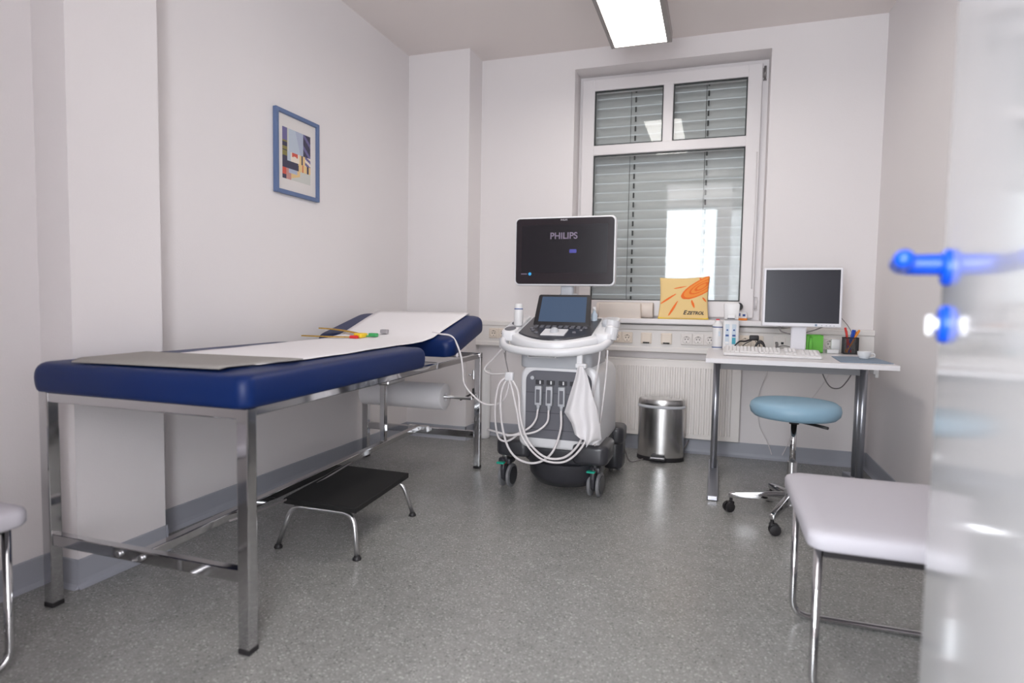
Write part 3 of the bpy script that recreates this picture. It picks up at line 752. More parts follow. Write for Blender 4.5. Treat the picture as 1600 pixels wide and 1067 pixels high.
# base
g = nb(); prism(g, rrect(-.985, -.555, 3.10, 3.80, .12), .175, .270, 'z', bev=.02, seg=3)
lathe(g, (-.765, 3.30, 0), [(.10, .045), (.17, .055), (.205, .10), (.215, .18)], 36, 1.0, 1.1)
base = obj('base', g, 'usd', us, smooth=50)
def pod(x0, x1, y0, y1, z0, z1):
    g = nb(); prism(g, rrect(x0, x1, y0, y1, .045), z0, z1, 'z', bev=.022, seg=3); return obj('caster_arm', g, 'usd', base, smooth=50)
def caster(x, y, ang, pedal=True):
    R = Matrix.Translation((x, y, 0)) @ Matrix.Rotation(ang, 4, 'Z')
    g = nb(); cyl(g, (0, 0, .165), (0, 0, .215), .018, 16); bmesh.ops.transform(g, matrix=R, verts=g.verts); ca = obj('caster', g, 'alu', base)
    # twin discs, hub hood
    for s in (-1, 1):
        t = bmesh.new(); lathe(t, (0, 0, 0), [(.018, -.002), (.052, -.002), (.064, .003), (.066, .010), (.064, .017), (.05, .020), (.02, .014), (0, .014)], 32)
        bmesh.ops.transform(t, matrix=R @ Matrix.Translation((s*.014, .03, .068)) @ Matrix.Rotation(math.radians(90*s), 4, 'Y'), verts=t.verts); g = nb(); merge(g, t); wo = obj('wheel', g, 'wheel', ca, smooth=50)
        g = nb(); cyl(g, (s*.0335, .03, .068), (s*.037, .03, .068), .050, 28); bmesh.ops.transform(g, matrix=R, verts=g.verts); obj('wheel_cover', g, 'usd', ca, smooth=40)
    g = nb()
    prism(g, [(-.035+.03*0, .165), (-.045, .11), (-.035, .06), (.0, .035), (.03, .05), (.03, .165)], -.0105, .0105, 'x', bev=.004); box(g, -.036, .036, -.02, .06, .138, .172, .010, 3); bmesh.ops.transform(g, matrix=R, verts=g.verts); obj('hood', g, 'usd', ca, smooth=50)
    if pedal:
        g = nb(); box(g, -.022, .022, -.075, -.045, .150, .160, .003); bmesh.ops.transform(g, matrix=R, verts=g.verts); obj('brake_pedal', g, 'green', ca)
        g = nb(); box(g, -.016, .016, -.05, -.02, .142, .154, .002); bmesh.ops.transform(g, matrix=R, verts=g.verts); obj('release_pedal', g, 'red', ca)
pod(-1.125, -.93, 3.10, 3.30, .195, .290); pod(-.69, -.50, 3.05, 3.32, .200, .305); pod(-.66, -.50, 3.60, 3.80, .195, .30); pod(-1.12, -.96, 3.60, 3.80, .195, .29)
caster(-1.085, 3.165, math.radians(-6)); caster(-.585, 3.165, math.radians(-6)); caster(-.56, 3.72, math.radians(20), False); caster(-1.06, 3.72, math.radians(10), False)
g = nb(); prism(g, rrect(-.64, -.51, 3.66, 3.84, .05), .03, .20, 'z', bev=.02, seg=3); obj('rear_skirt', g, 'usd', base, smooth=50)
# cables of the machine
def cab(name, pts, r, m='cable', par=us, n=8): g = nb(); tube(g, catmull(pts, n), r, 8); return obj(name, g, m, par)
CY = 3.0
cab('probe_cable', [(-1.010, 2.99, .655), (-1.062, 2.97, .603), (-1.081, 2.97, .466), (-1.075, 3.0, .33), (-1.039, 3.01, .299), (-.996, 3.02, .316), (-.955, 3.03, .357)], .0055)
cab('probe_cable', [(-.868, 3.04, .478), (-.872, 3.02, .427), (-.908, 3.01, .379), (-.989, 2.99, .340), (-1.072, 3.0, .345), (-1.15, 3.05, .345)], .0055)
cab('probe_cable', [(-.809, 3.04, .478), (-.812, 3.02, .414), (-.866, 3.0, .366), (-.954, 2.99, .345), (-1.02, 2.99, .335)], .0055)
cab('probe_cable', [(-.743, 3.04, .478), (-.738, 3.02, .387), (-.767, 3.01, .283), (-.811, 2.99, .228), (-.880, 2.98, .204), (-.962, 2.98, .224), (-1.017, 2.98, .294), (-1.050, 2.98, .429), (-1.047, 2.97, .567), (-1.015, 2.98, .645)], .006)
cab('probe_cable', [(-1.002, 2.98, .645), (-.959, 2.98, .569), (-.942, 2.97, .443), (-.909, 2.97, .344), (-.855, 2.96, .281), (-.786, 2.96, .244), (-.702, 2.96, .256), (-.637, 2.96, .318), (-.600, 2.97, .40)], .006)
cab('probe_cable', [(-1.006, 2.97, .640), (-.985, 2.97, .569), (-.955, 2.96, .46), (-.930, 2.96, .35), (-.865, 2.955, .268), (-.79, 2.95, .230), (-.69, 2.95, .240), (-.61, 2.95, .32), (-.575, 2.96, .42)], .0055)
cab('hanging_cable', [(-1.075, 3.06, .79), (-1.14, 3.08, .722), (-1.185, 3.08, .672), (-1.14, 3.05, .650), (-1.02, 3.0, .660)], .0045)
cab('hanging_cable', [(-.545, 3.03, .80), (-.556, 3.03, .70), (-.575, 3.04, .587), (-.590, 3.05, .453)], .0045)
cab('hanging_cable', [(-.512, 3.05, .80), (-.516, 3.06, .70), (-.528, 3.06, .556), (-.545, 3.07, .422), (-.57, 3.07, .30)], .0045)
g = nb(); tube(g, catmull([(-1.038, 3.0, .80), (-1.030, 2.985, .73), (-1.012, 2.98, .665), (-1.026, 2.98, .72), (-1.045, 3.0, .77)], 6), .0035, 6); obj('hook_cord', g, 'cableg', us)
g = nb(); box(g, -1.03, -.985, 2.965, 2.995, .625, .672, .008); obj('cable_clip', g, 'usw', us, smooth=50)
g = nb(); box(g, -.65, -.60, 2.945, 2.975, .375, .405, .008); obj('cable_clip', g, 'usw', us, smooth=50)
g = nb(); box(g, -.650, -.622, 2.96, 2.985, .725, .800, .004); box(g, -.655, -.600, 2.950, 2.985, .712, .735, .006); obj('towel_hook', g, 'usw', us)
cab('lead_cable', [(-1.47, 3.02, .863), (-1.409, 2.99, .857), (-1.335, 2.985, .843), (-1.285, 2.97, .765), (-1.267, 2.97, .678), (-1.263, 2.98, .599), (-1.228, 3.0, .542), (-1.161, 3.0, .495), (-1.089, 3.0, .493), (-1.036, 2.99, .53), (-1.010, 2.98, .606), (-1.006, 2.98, .66)], .005)
cab('power_cable', [(-.52, 3.84, .12), (-.50, 3.95, .02), (-.45, 4.05, .008), (-.35, 4.25, .010), (-.2, 4.32, .03), (-.15, 4.36, .10)], .004, 'cableg')

# towel hanging from the hook
g = nb(); outline_top = (-.630, .728); nu, nv = 26, 30; rows = []
def towel_edge(t):
    L = [(-.640, .725), (-.655, .66), (-.685, .56), (-.707, .485), (-.668, .435), (-.652, .385), (-.610, .362)]
    Rr = [(-.614, .725), (-.590, .68), (-.565, .60), (-.540, .52), (-.522, .42), (-.517, .36), (-.560, .325)]
    k = t*(len(L)-1); i = min(int(k), len(L)-2); f = k-i
    return (L[i][0]*(1-f)+L[i+1][0]*f, L[i][1]*(1-f)+L[i+1][1]*f), (Rr[i][0]*(1-f)+Rr[i+1][0]*f, Rr[i][1]*(1-f)+Rr[i+1][1]*f)
for j in range(nv+1):
    t = j/nv; l, r = towel_edge(t); row = []
    for i in range(nu+1):
        s = i/nu; amp = .005+.024*t
        row.append((l[0]+(r[0]-l[0])*s, 2.945+amp*math.sin(s*(9+3*t)+.8+t*2.5)-.025*math.sin(math.pi*s)*t+.006*t*math.sin(t*17+s*5), l[1]+(r[1]-l[1])*s+.012*t*math.sin(s*9)*(t>.8)*(t-.8)*5))
    rows.append(row)
sheet(g, rows, (0, .004, 0))
tag(obj('towel', g, 'towel'), 'crumpled white towel hanging from a hook on the ultrasound machine', 'towel')

def bottle(name, c, r, h, label, capm, neck=.4, band='bglabel', group=None, labels=True):
    th = thing(name, label, 'bottle', c, group)
    g = nb(); lathe(g, c, [(r*.92, 0), (r, .004), (r, h*.76), (r*.97, h*.80), (r*neck, h*.88), (r*neck, h*.9), (0, h*.9)], 28); obj('bottle_body', g, 'white', th, smooth=40)
    g = nb(); lathe(g, (c[0], c[1], c[2]+h*.885), [(r*neck*1.3, 0), (r*neck*1.2, h*.09), (r*neck*.5, h*.115), (0, h*.115)], 20); obj('cap', g, capm, th, smooth=40)
    for z in ((h*.74, h*.765), (h*.06, h*.08)):
        g = nb(); lathe(g, (c[0], c[1], c[2]+z[0]), [(r+.0004, 0), (r+.0004, z[1]-z[0])], 28); obj('label_band', g, band, th)
    return th
# gel bottle in the left wing holder
th = thing('gel_bottle', 'white gel bottle with a blue ring on the left wing of the ultrasound machine', 'bottle', (-1.030, 3.185, .907))
g = nb(); lathe(g, (-1.030, 3.185, .907), [(.023, 0), (.025, .004), (.025, .082), (.023, .092), (.020, .096), (0, .096)], 24); obj('bottle_body', g, 'white', th, smooth=40)
g = nb(); lathe(g, (-1.030, 3.185, .996), [(.0238, 0), (.0238, .005), (.0228, .0055)], 24); obj('blue_ring', g, 'bglabel', th)
g = nb(); lathe(g, (-1.030, 3.185, 1.001), [(.021, 0), (.021, .022), (.018, .026), (0, .026)], 24); obj('cap', g, 'white', th, smooth=40)
th = thing('gel_bottle', 'pale bottle behind the right edge of the touch screen on the machine', 'bottle', (-.640, 3.345, .90))
g = nb(); lathe(g, (-.640, 3.345, .90), [(.018, 0), (.018, .075), (.008, .088), (.008, .10), (0, .10)], 24); obj('bottle_body', g, 'lightblue', th, smooth=40)
g = nb(); lathe(g, (-.640, 3.345, .996), [(.010, 0), (.009, .02), (0, .02)], 16); obj('cap', g, 'white', th)

# ================================================================= WASTE BIN
wb = thing('waste_bin', 'oval stainless steel pedal bin standing before the radiator', 'waste bin', (-.325, 4.16, 0))
g = nb(); lathe(g, (-.325, 4.16, 0), [(.149, .025), (.150, .03), (.150, .355)], 56, 1, .62); obj('bucket', g, 'steel', wb, smooth=40)
g = nb(); lathe(g, (-.325, 4.16, 0), [(.150, 0), (.155, .006), (.154, .028), (.149, .030)], 56, 1, .62); obj('base_ring', g, 'blackp', wb, smooth=40)
g = nb(); lathe(g, (-.325, 4.16, 0), [(.151, .353), (.157, .358), (.157, .366), (.150, .372)], 56, 1, .62); obj('rim_bag', g, 'usl', wb, smooth=40)
g = nb(); lathe(g, (-.325, 4.16, 0), [(.150, .372), (.152, .378), (.152, .402), (.145, .412), (.08, .418), (0, .419)], 56, 1, .62); obj('lid', g, 'steel', wb, smooth=40)
g = nb(); box(g, -.385, -.280, 4.02, 4.07, .018, .034, .006); box(g, -.375, -.29, 4.05, 4.075, .012, .05, .004); pd = obj('pedal', g, 'blackp', wb)
g = nb(); box(g, -.378, -.287, 4.022, 4.055, .033, .037, .002); obj('pedal_tread', g, 'alu', pd)

# ================================================================= DESK
dk = thing('desk', 'small white desk with silver column legs under the window sill', 'desk', (.40, 3.75, 0))
g = nb(); box(g, -.044, .843, 3.33, 4.16, .735, .760, .002); obj('desktop', g, 'desktop', dk)
g = nb(); box(g, .03, .79, 3.86, 3.885, .655, .735, .003); obj('crossbeam', g, 'deskbeam', dk)
for x in (.015, .795):
    fr = nb(); prism(fr, [(3.345, .0), (3.36, .0), (4.14, .0), (4.14, .035), (3.95, .060), (3.80, .060), (3.40, .034), (3.348, .026)], x-.028, x+.028, 'x', bev=.006)
    fo = obj('foot', fr, 'desktube', dk)
    fr = nb(); box(fr, x-.024, x+.024, 3.352, 3.37, -.0, .006); obj('foot_glide', fr, 'blackp', fo)
    for y in (3.83, 3.94):
        fr = nb(); cyl(fr, (x, y, .055), (x, y, .733), .0195, 20); obj('column', fr, 'desktube', dk)
for x in (.84,):
    g = nb(); box(g, .79, .815, 3.60, 3.68, .690, .734, .003); obj('bracket', g, 'white', dk)
g = nb(); box(g, .825, .842, 3.72, 3.76, .66, .734, .003); obj('bracket', g, 'white', dk)
# cables below the desk
def loose(name, pts, r, m, label, cat='cable'): g = nb(); tube(g, catmull(pts, 8), r, 8); return tag(obj(name, g, m), label, cat)
loose('power_cable', [(.60, 4.0, .70), (.62, 4.02, .63), (.66, 4.02, .565), (.71, 4.02, .56), (.745, 4.02, .60), (.77, 4.01, .655), (.78, 4.0, .70)], .0035, 'cableg', 'dark cable looping down below the right half of the desk')
loose('power_cable', [(.56, 4.02, .70), (.64, 4.03, .67), (.70, 4.03, .655), (.76, 4.02, .675), (.80, 4.02, .71)], .0035, 'cableg', 'shallow dark cable sagging just below the desk top')
loose('thin_cable', [(.32, 4.20, .71), (.33, 4.30, .60), (.29, 4.36, .45), (.30, 4.38, .25), (.36, 4.38, .12), (.385, 4.36, .05)], .0025, 'cable', 'thin pale cable hanging behind the turquoise stool')
loose('thin_cable', [(.70, 4.20, .71), (.68, 4.30, .58), (.60, 4.36, .42), (.52, 4.38, .25), (.48, 4.38, .12), (.45, 4.37, .05)], .0025, 'cable', 'thin pale cable running down right of the stool column')
loose('thin_cable', [(.69, 4.10, 1.10), (.74, 4.34, 1.00), (.80, 4.35, .92), (.835, 4.33, .84), (.84, 4.30, .775)], .0022, 'cableg', 'thin grey cable running down from the right side of the desk monitor')
g = nb(); box(g, .30, .38, 3.52, 3.60, .722, .7345, .004); tube(g, catmull([(.31, 3.55, .727), (.28, 3.56, .722), (.25, 3.6, .726)], 5), .003, 6)
tag(obj('cable_tray_hook', g, 'blackp', smooth=50), 'small black gadget fixed to the underside of the desk top', 'holder')

# monitor
dmn = thing('desktop_monitor', 'silver-framed flat computer monitor with a dark screen on the desk', 'monitor', (.475, 3.98, .76))
TZ = Matrix.Translation((.478, 3.95, .92)) @ Matrix.Rotation(math.radians(-3), 4, 'X')
def tobj(name, g, m, par, **k): bmesh.ops.transform(g, matrix=TZ, verts=g.verts); return obj(name, g, m, par, **k)
g = nb(); box(g, -.214, .214, 0, .035, .0, .348, .006); hs = tobj('housing', g, 'silver', dmn)
g = nb(); box(g, -.15, .15, .033, .07, .05, .30, .02, 3); tobj('back_shell', g, 'usl', hs)
g = nb(); box(g, -.200, .200, -.002, .001, .022, .336, .0006, 1); tobj('screen', g, 'lcd', hs)
g = nb()
for x in (.11, .135, .155, .175): box(g, x-.004, x+.004, -.002, .001, .007, .012, .0005, 1)
tobj('buttons', g, 'usl', hs)
g = nb(); box(g, .074, .086, -.002, .001, .005, .017, .0005, 1); tobj('sticker', g, 'padblue', hs)
g = nb(); box(g, .43, .515, 3.995, 4.03, .78, 1.00, .008); box(g, .40, .545, 3.93, 4.10, .7605, .778, .006); obj('stand', g, 'lightblue' if False else 'silver', dmn)
g = nb(); tube(g, catmull([(.37, 3.99, .93), (.37, 4.0, .895), (.40, 4.0, .88), (.46, 4.03, .872), (.55, 4.03, .895), (.60, 4.0, .92)], 6), .004, 8); obj('monitor_cable', g, 'cableg', dmn)

# keyboard
kb = thing('keyboard', 'white computer keyboard lying on the front left of the desk', 'keyboard', (.285, 3.63, .76))
KM = Matrix.Translation((.290, 3.54, .7605)) @ Matrix.Rotation(math.radians(9), 4, 'X') @ Matrix.Rotation(math.radians(-1.5), 4, 'Z')
g = nb(); prism(g, rrect(-.247, .247, 0, .165, .012), 0, .016, 'z', bev=.005); bmesh.ops.transform(g, matrix=KM, verts=g.verts); obj('keyboard_case', g, 'kbd', kb, smooth=40)
for r_ in range(6):
    x = -.235
    ws = [.019]*15 if r_ else [.026, .060, .095, .026]
    if r_ == 0: ws = [.026, .022, .026, .100, .026, .022, .026, .030]
    y0 = .018+r_*.0225+(.006 if r_ == 5 else 0)
    for w in ws:
        g = nb(); box(g, x+.001, x+w-.001, y0, y0+.019, .015, .0235, .003, 1); bmesh.ops.transform(g, matrix=KM, verts=g.verts); obj('key', g, 'kbd', kb); x += w
    x = .070 if r_ else .075
    if r_ in (0, 3, 4, 5):
        for q in range(3): g = nb(); box(g, .070+q*.0195, .088+q*.0195, y0, y0+.018, .015, .0235, .003, 1); bmesh.ops.transform(g, matrix=KM, verts=g.verts); obj('key', g, 'kbd', kb)
    if r_ < 5:
        for q in range(4): g = nb(); box(g, .148+q*.0215, .167+q*.0215, y0, y0+.019, .015, .0235, .003, 1); bmesh.ops.transform(g, matrix=KM, verts=g.verts); obj('key', g, 'kbd', kb)

# sanitiser dispenser and bottle
sd = thing('soap_dispenser', 'white pump dispenser with blue-green windows on the desk beside a bottle', 'dispenser', (.092, 4.10, .76))
g = nb(); box(g, .045, .140, 4.06, 4.14, .7605, .950, .008, 3); obj('dispenser_body', g, 'white', sd, smooth=50)
g = nb(); prism(g, [(.050, .952), (.134, .952), (.140, 1.045), (.130, 1.057), (.055, 1.057), (.044, 1.045)], 4.045, 4.135, 'y', bev=.006); pmp = obj('pump_head', g, 'white', sd, smooth=50)
g = nb(); box(g, .068, .115, 4.035, 4.06, .955, .985, .005); obj('nozzle', g, 'white', pmp)
g = nb(); box(g, .068, .112, 4.034, 4.0351, .956, .961); obj('nozzle_slit', g, 'ink', pmp)
for x0, x1 in ((.058, .083), (.098, .123)):
    g = nb(); prism(g, rrect(x0, x1, .795, .922, .005), 4.0575, 4.0600, 'y'); lb = obj('window_strip', g, 'lightblue', sd)
    g = nb(); box(g, x0+.002, x1-.002, 4.0565, 4.0576, .798, .838 if x0 > .09 else .812); obj('liquid', g, 'tealp' if x0 > .09 else 'white', lb)
    g = nb(); cyl(g, ((x0+x1)/2, 4.0565, .885), ((x0+x1)/2, 4.0576, .885), .006, 12); box(g, x0+.003, x1-.003, 4.0566, 4.0576, .845, .857); obj('label_mark', g, 'bglabel', lb)
th = thing('disinfectant_bottle', 'slim white bottle with a red cap at the left end of the desk', 'bottle', (.012, 4.09, .76))
g = nb(); lathe(g, (.012, 4.09, .7605), [(.030, 0), (.031, .004), (.031, .148), (.028, .160), (.016, .172), (.015, .185), (0, .185)], 28); obj('bottle_body', g, 'white', th, smooth=40)
g = nb(); lathe(g, (.012, 4.09, .944), [(.013, 0), (.012, .008), (0, .009)], 20); obj('cap', g, 'redc', th)
for z0, z1 in ((.138, .144), (.010, .016)):
    g = nb(); lathe(g, (.012, 4.09, .7605+z0), [(.0314, 0), (.0314, z1-z0)], 28); obj('label_band', g, 'bglabel', th)
g = nb(); box(g, .018, .030, 4.0575, 4.0600, .845, .875, .001); obj('label_mark', g, 'lightblue', th)

# small things on the desk
g = nb(); tube(g, catmull([(.105, 3.98, .768), (.14, 3.97, .790), (.18, 4.0, .792), (.23, 4.02, .800), (.255, 4.0, .79), (.26, 3.98, .775)], 6), .003, 8)
box(g, .20, .255, 3.985, 4.01, .795, .812, .005); tube(g, [(.262+.028*math.cos(a/10*math.pi), 3.98, .7635+.028*math.sin(a/10*math.pi)) for a in range(11)], .006, 8)
tube(g, catmull([(.15, 3.95, .766), (.17, 3.96, .782), (.215, 3.98, .796)], 5), .0018, 6)
for v in g.verts: v.co.z = .7605+(v.co.z-.7605)*1.9; v.co.y += .03
tag(obj('headset', g, 'blackp', smooth=50), 'black wire headset lying behind the keyboard', 'headset')
gb = thing('note_box', 'bright green plastic note box next to the monitor stand', 'box', (.565, 4.13, .76))
g = nb()
box(g, .508, .512, 4.09, 4.17, .7605, .868, .001); box(g, .618, .622, 4.09, 4.17, .7605, .868, .001); box(g, .510, .620, 4.166, 4.17, .7605, .868, .001); box(g, .510, .620, 4.09, 4.17, .7605, .765)
box(g, .510, .545, 4.09, 4.094, .7605, .862, .001); box(g, .562, .620, 4.09, 4.094, .7605, .862, .001); box(g, .54, .566, 4.09, 4.094, .7605, .83, .001)
obj('note_tray', g, 'greenp', gb)
g = nb(); box(g, .514, .616, 4.097, 4.163, .766, .85); obj('note_paper', g, 'green' if False else 'greenp', gb)
g = nb(); box(g, .672, .722, 4.13, 4.155, .7605, .845, .004); box(g, .64, .705, 4.06, 4.12, .7605, .785, .004)
tag(obj('network_box', g, 'white', smooth=50), 'small white box standing between the green note box and pen cup', 'box')

pc = thing('pen_cup', 'black wire-mesh pen cup on the right of the desk', 'pen cup', (.771, 4.11, .76))
g = nb(); x0, x1, y0, y1, z0, z1 = .733, .809, 4.072, 4.148, .7605, .858
for i in range(14):
    t = i/13
    for (a, c) in (((x0+(x1-x0)*t, y0), 0), ((x0+(x1-x0)*t, y1), 0), ((x0, y0+(y1-y0)*t), 0), ((x1, y0+(y1-y0)*t), 0)): box(g, a[0]-.0009, a[0]+.0009, a[1]-.0009, a[1]+.0009, z0, z1)
for j in range(15):
    z = z0+(z1-z0)*j/14
    box(g, x0, x1, y0-.0008, y0+.0008, z, z+.0016); box(g, x0, x1, y1-.0008, y1+.0008, z, z+.0016); box(g, x0-.0008, x0+.0008, y0, y1, z, z+.0016); box(g, x1-.0008, x1+.0008, y0, y1, z, z+.0016)
obj('mesh_body', g, 'blackp', pc)
g = nb(); frame = ((x0-.002, x1+.002, y0-.002, y0+.002), (x0-.002, x1+.002, y1-.002, y1+.002), (x0-.002, x0+.002, y0, y1), (x1-.002, x1+.002, y0, y1))
for q in frame: box(g, *q, z1-.003, z1+.002, .001, 1)
obj('rim', g, 'blackp', pc)
g = nb(); box(g, x0, x1, y0, y1, z0, z0+.002); obj('cup_floor', g, 'blackp', pc)
for (a, bq, m, lab) in (
    ((.775, 4.10, .766), (.738, 4.10, .918), 'penr', 'red marker leaning left in the pen cup'),
    ((.765, 4.13, .766), (.750, 4.13, .900), 'penr', 'shorter red pen behind the red marker in the pen cup'),
    ((.755, 4.11, .766), (.784, 4.11, .905), 'penb', 'blue pen at the middle of the pen cup'),
    ((.76, 4.09, .766), (.795, 4.12, .903), 'penb', 'blue pen just right of the middle one in the pen cup'),
    ((.745, 4.08, .766), (.815, 4.10, .905), 'peno', 'orange pen leaning right in the pen cup'),
    ((.75, 4.14, .766), (.805, 4.14, .895), 'peno', 'orange pen at the back right of the pen cup')):
    g = nb(); A = Vector(a); B = Vector(bq); d = (B-A).normalized(); L = (B-A).length
    tube(g, [A, A+d*.01, A+d*L*.7, A+d*(L*.7+.001), B-d*.004, B], [.001, .0048, .0048, .0066, .0066, .004], 10)
    tag(obj('pen', g, m, smooth=40), lab, 'pen', 'pens in the wire cup')

g = nb(); prism(g, [(.60, 3.40), (.838, 3.425), (.836, 3.86), (.622, 3.80)], .7605, .7635, 'z', bev=.0008, seg=1)
tag(obj('mouse_mat', g, 'padblue'), 'blue-grey mouse mat at the right front of the desk', 'mouse mat')
cu = thing('cup', 'small white cup standing on the mouse mat', 'cup', (.755, 3.66, .7635))
g = nb(); lathe(g, (.755, 3.66, .764), [(.018, 0), (.024, .006), (.031, .024), (.033, .040), (.031, .040), (.028, .022), (.02, .006), (0, .005)], 28); obj('bowl', g, 'white', cu, smooth=50)
g = nb(); tube(g, catmull([(.785, 3.66, .794), (.802, 3.66, .792), (.804, 3.66, .778), (.781, 3.66, .772)], 6), .003, 8); obj('handle', g, 'white', cu)

# ---------------------------------------------------------------- window sill objects
g = nb()
bt = bmesh.new(); lathe(bt, (0, 0, 0), [(.018, .0), (.054, 0), (.056, .004), (.056, .40), (.054, .404), (.018, .404), (.018, 0)], 36)
bmesh.ops.transform(bt, matrix=Matrix.Translation((-.835, 4.48, .9975)) @ Matrix.Rotation(math.radians(90), 4, 'Y'), verts=bt.verts); merge(g, bt)
tag(obj('paper_roll', g, 'cream', smooth=40), 'cream paper roll lying on the window sill behind the machine', 'paper roll')
bx = nb(); box(bx, -.80, -.505, 4.345, 4.405, .9405, 1.045, .006)
prism(bx, [(-.80, .9405), (-.50, .9405), (-.50, .945), (-.80, .945)], 4.34, 4.41, 'y')
tag(obj('folded_paper', bx, 'cream', smooth=50), 'folded cream paper pack on the sill in front of the roll', 'paper pack')

# cushion with printed sun, leaning on the window
cz0, cxa, cxb, ch = .941, -.392, -.050, .290
def cush(u, v, side=-1):      # u,v in 0..1
    x = cxa+(cxb-cxa)*u; th = .030*(math.sin(math.pi*min(max(u, 0), 1))*math.sin(math.pi*min(max(v, 0), 1)))**.4
    z = cz0+ch*v - (.010*math.sin(math.pi*u) if v > .5 else 0)*(v-.5)*2 + .012*u*v
    x += .010*(.5-u)*math.sin(math.pi*v)*2
    return Vector((x, 4.43+.07*v+side*th, z+.002))
def sunmat(u, v):
    # ellipse tilted up to the right, cut by the right edge
    cx_, cy_ = .86, .76; a = math.radians(28)
    dx, dy = (u-cx_), (v-cy_)*.85
    p = dx*math.cos(a)+dy*math.sin(a); q = -dx*math.sin(a)+dy*math.cos(a)
    r = math.hypot(p/.46, q/.155)
    if r < 1:
        if r > .86: return 'orange'
        if r > .74: return 'orangel'
        if .50 < r < .60: return 'orange'
        return 'orangel' if r > .5 else ('orange' if .22 < r < .34 else 'orangel')
    rays = [((.29, .73), (.55, .79), .012), ((.02, .36), (.34, .60), .018), ((.21, .07), (.38, .42), .020), ((.67, .44), (.73, .26), .020), ((.90, .50), (.97, .40), .016), ((.80, .99), (.84, .92), .012)]
    for (A, B, w) in rays:
        ax, ay = A; bx_, by = B; t = ((u-ax)*(bx_-ax)+(v-ay)*(by-ay))/((bx_-ax)**2+(by-ay)**2)
        if 0 <= t <= 1:
            ox = (u-ax-(bx_-ax)*t); oy = (v-ay-(by-ay)*t); bow = .02*math.sin(math.pi*t)
            if math.hypot(ox, oy-bow*0) < w*(.35+.9*math.sin(math.pi*min(t*.9+.08, 1))): return 'orange'
    return 'yellow'
cm = ['yellow', 'orange', 'orangel']
cs = thing('sun_cushion', 'yellow cushion with an orange sun leaning against the window', 'cushion', (-.22, 4.45, cz0))
g = nb(); n = 110; V = [[g.verts.new(cush(i/n, j/n)) for j in range(n+1)] for i in range(n+1)]
Wb = [[V[i][j] if i in (0, n) or j in (0, n) else g.verts.new(cush(i/n, j/n, 1)) for j in range(n+1)] for i in range(n+1)]
for i in range(n):
    for j in range(n):
        f = g.faces.new([V[i][j], V[i+1][j], V[i+1][j+1], V[i][j+1]]); f.smooth = True; f.material_index = cm.index(sunmat((i+.5)/n, (j+.5)/n))
        try: f = g.faces.new([Wb[i][j], Wb[i][j+1], Wb[i+1][j+1], Wb[i+1][j]]); f.smooth = True
        except ValueError: pass
obj('cushion_cover', g, cm, cs)
g = nb(); tube(g, [cush(i/20, 0.0)+Vector((0, 0, .003)) for i in range(21)], .006, 8); obj('piping', g, 'yellowd', cs)
def on_cush(p):
    u = (p.x-cxa)/(cxb-cxa); v = (p.z-cz0)/ch; q = cush(u, v); return Vector((p.x, q.y-.0012+(p.y-4.4), p.z))
g = nb()
text_bm(g, 'E', .040, (-.210+.0, 4.4, cz0+.045), (1, 0, 0), (0, 0, 1), .0003, shear=.3, bold=.0012, fn=on_cush)
text_bm(g, 'ZETROL', .031, (-.138, 4.4, cz0+.043), (1, 0, 0), (0, 0, 1), .0003, shear=.3, bold=.0010, fn=on_cush)
obj('lettering', g, 'ink', cs)
# little box and round black loupe on the sill
g = nb(); box(g, .135, .200, 4.45, 4.48, .9405, .998, .002); box(g, .133, .202, 4.448, 4.482, .9405, .956, .002, mi=1)
mb = tag(obj('medicine_box', g, ['white', 'orangel']), 'small white and orange box on the sill right of the dispenser', 'box')
g = nb(); t = bmesh.new(); lathe(t, (0, 0, 0), [(.0, 0), (.026, 0), (.028, .004), (.026, .010), (0, .010)], 28)
bmesh.ops.transform(t, matrix=Matrix.Translation((.148, 4.54, 1.035)) @ Matrix.Rotation(math.radians(90), 4, 'X'), verts=t.verts); merge(g, t); box(g, .142, .154, 4.53, 4.54, .9405, 1.01, .002)
tag(obj('magnifier', g, 'blackp', smooth=40), 'round black disc on a stem standing on the window sill', 'magnifier')
g = nb(); box(g, .172, .190, 4.4492, 4.4500, .968, .984); box(g, .142, .158, 4.4492, 4.4500, .970, .990); obj('printed_label', g, 'bglabel', mb)
# network plug + cord on duct
g = nb(); box(g, .378, .394, 4.325, 4.354, .765, .800, .003); tube(g, catmull([(.386, 4.33, .770), (.42, 4.30, .785), (.47, 4.26, .778), (.52, 4.22, .768)], 6), .003, 8)
tag(obj('network_plug', g, 'cableg', smooth=50), 'grey network plug and cord hanging from the duct behind the keyboard', 'plug')

# ================================================================= ROLLING STOOL
rs = thing('rolling_stool', 'round turquoise padded stool on a chrome castor base at the desk', 'stool', (.375, 3.19, 0))
sc = (.375, 3.19, 0)
g = nb(); lathe(g, sc, [(.0, .500), (.15, .500), (.182, .506), (.198, .522), (.203, .545), (.198, .566), (.18, .580), (.12, .587), (0, .589)], 56); obj('seat', g, 'teal', rs, smooth=60)
g = nb(); cyl(g, (.375, 3.19, .470), (.375, 3.19, .500), .022); cyl(g, (.375, 3.19, .490), (.375, 3.19, .5005), .09); tube(g, [(.39, 3.17, .488), (.47, 3.08, .486), (.50, 3.05, .484)], .007, 8); obj('seat_mount', g, 'blackp', rs)
g = nb(); cyl(g, (.375, 3.19, .25), (.375, 3.19, .472), .014); obj('gas_lift', g, 'chrome', rs)
g = nb(); cyl(g, (.375, 3.19, .09), (.375, 3.19, .285), .0235); cyl(g, (.375, 3.19, .075), (.375, 3.19, .150), .030); obj('column', g, 'alu', rs, smooth=40)
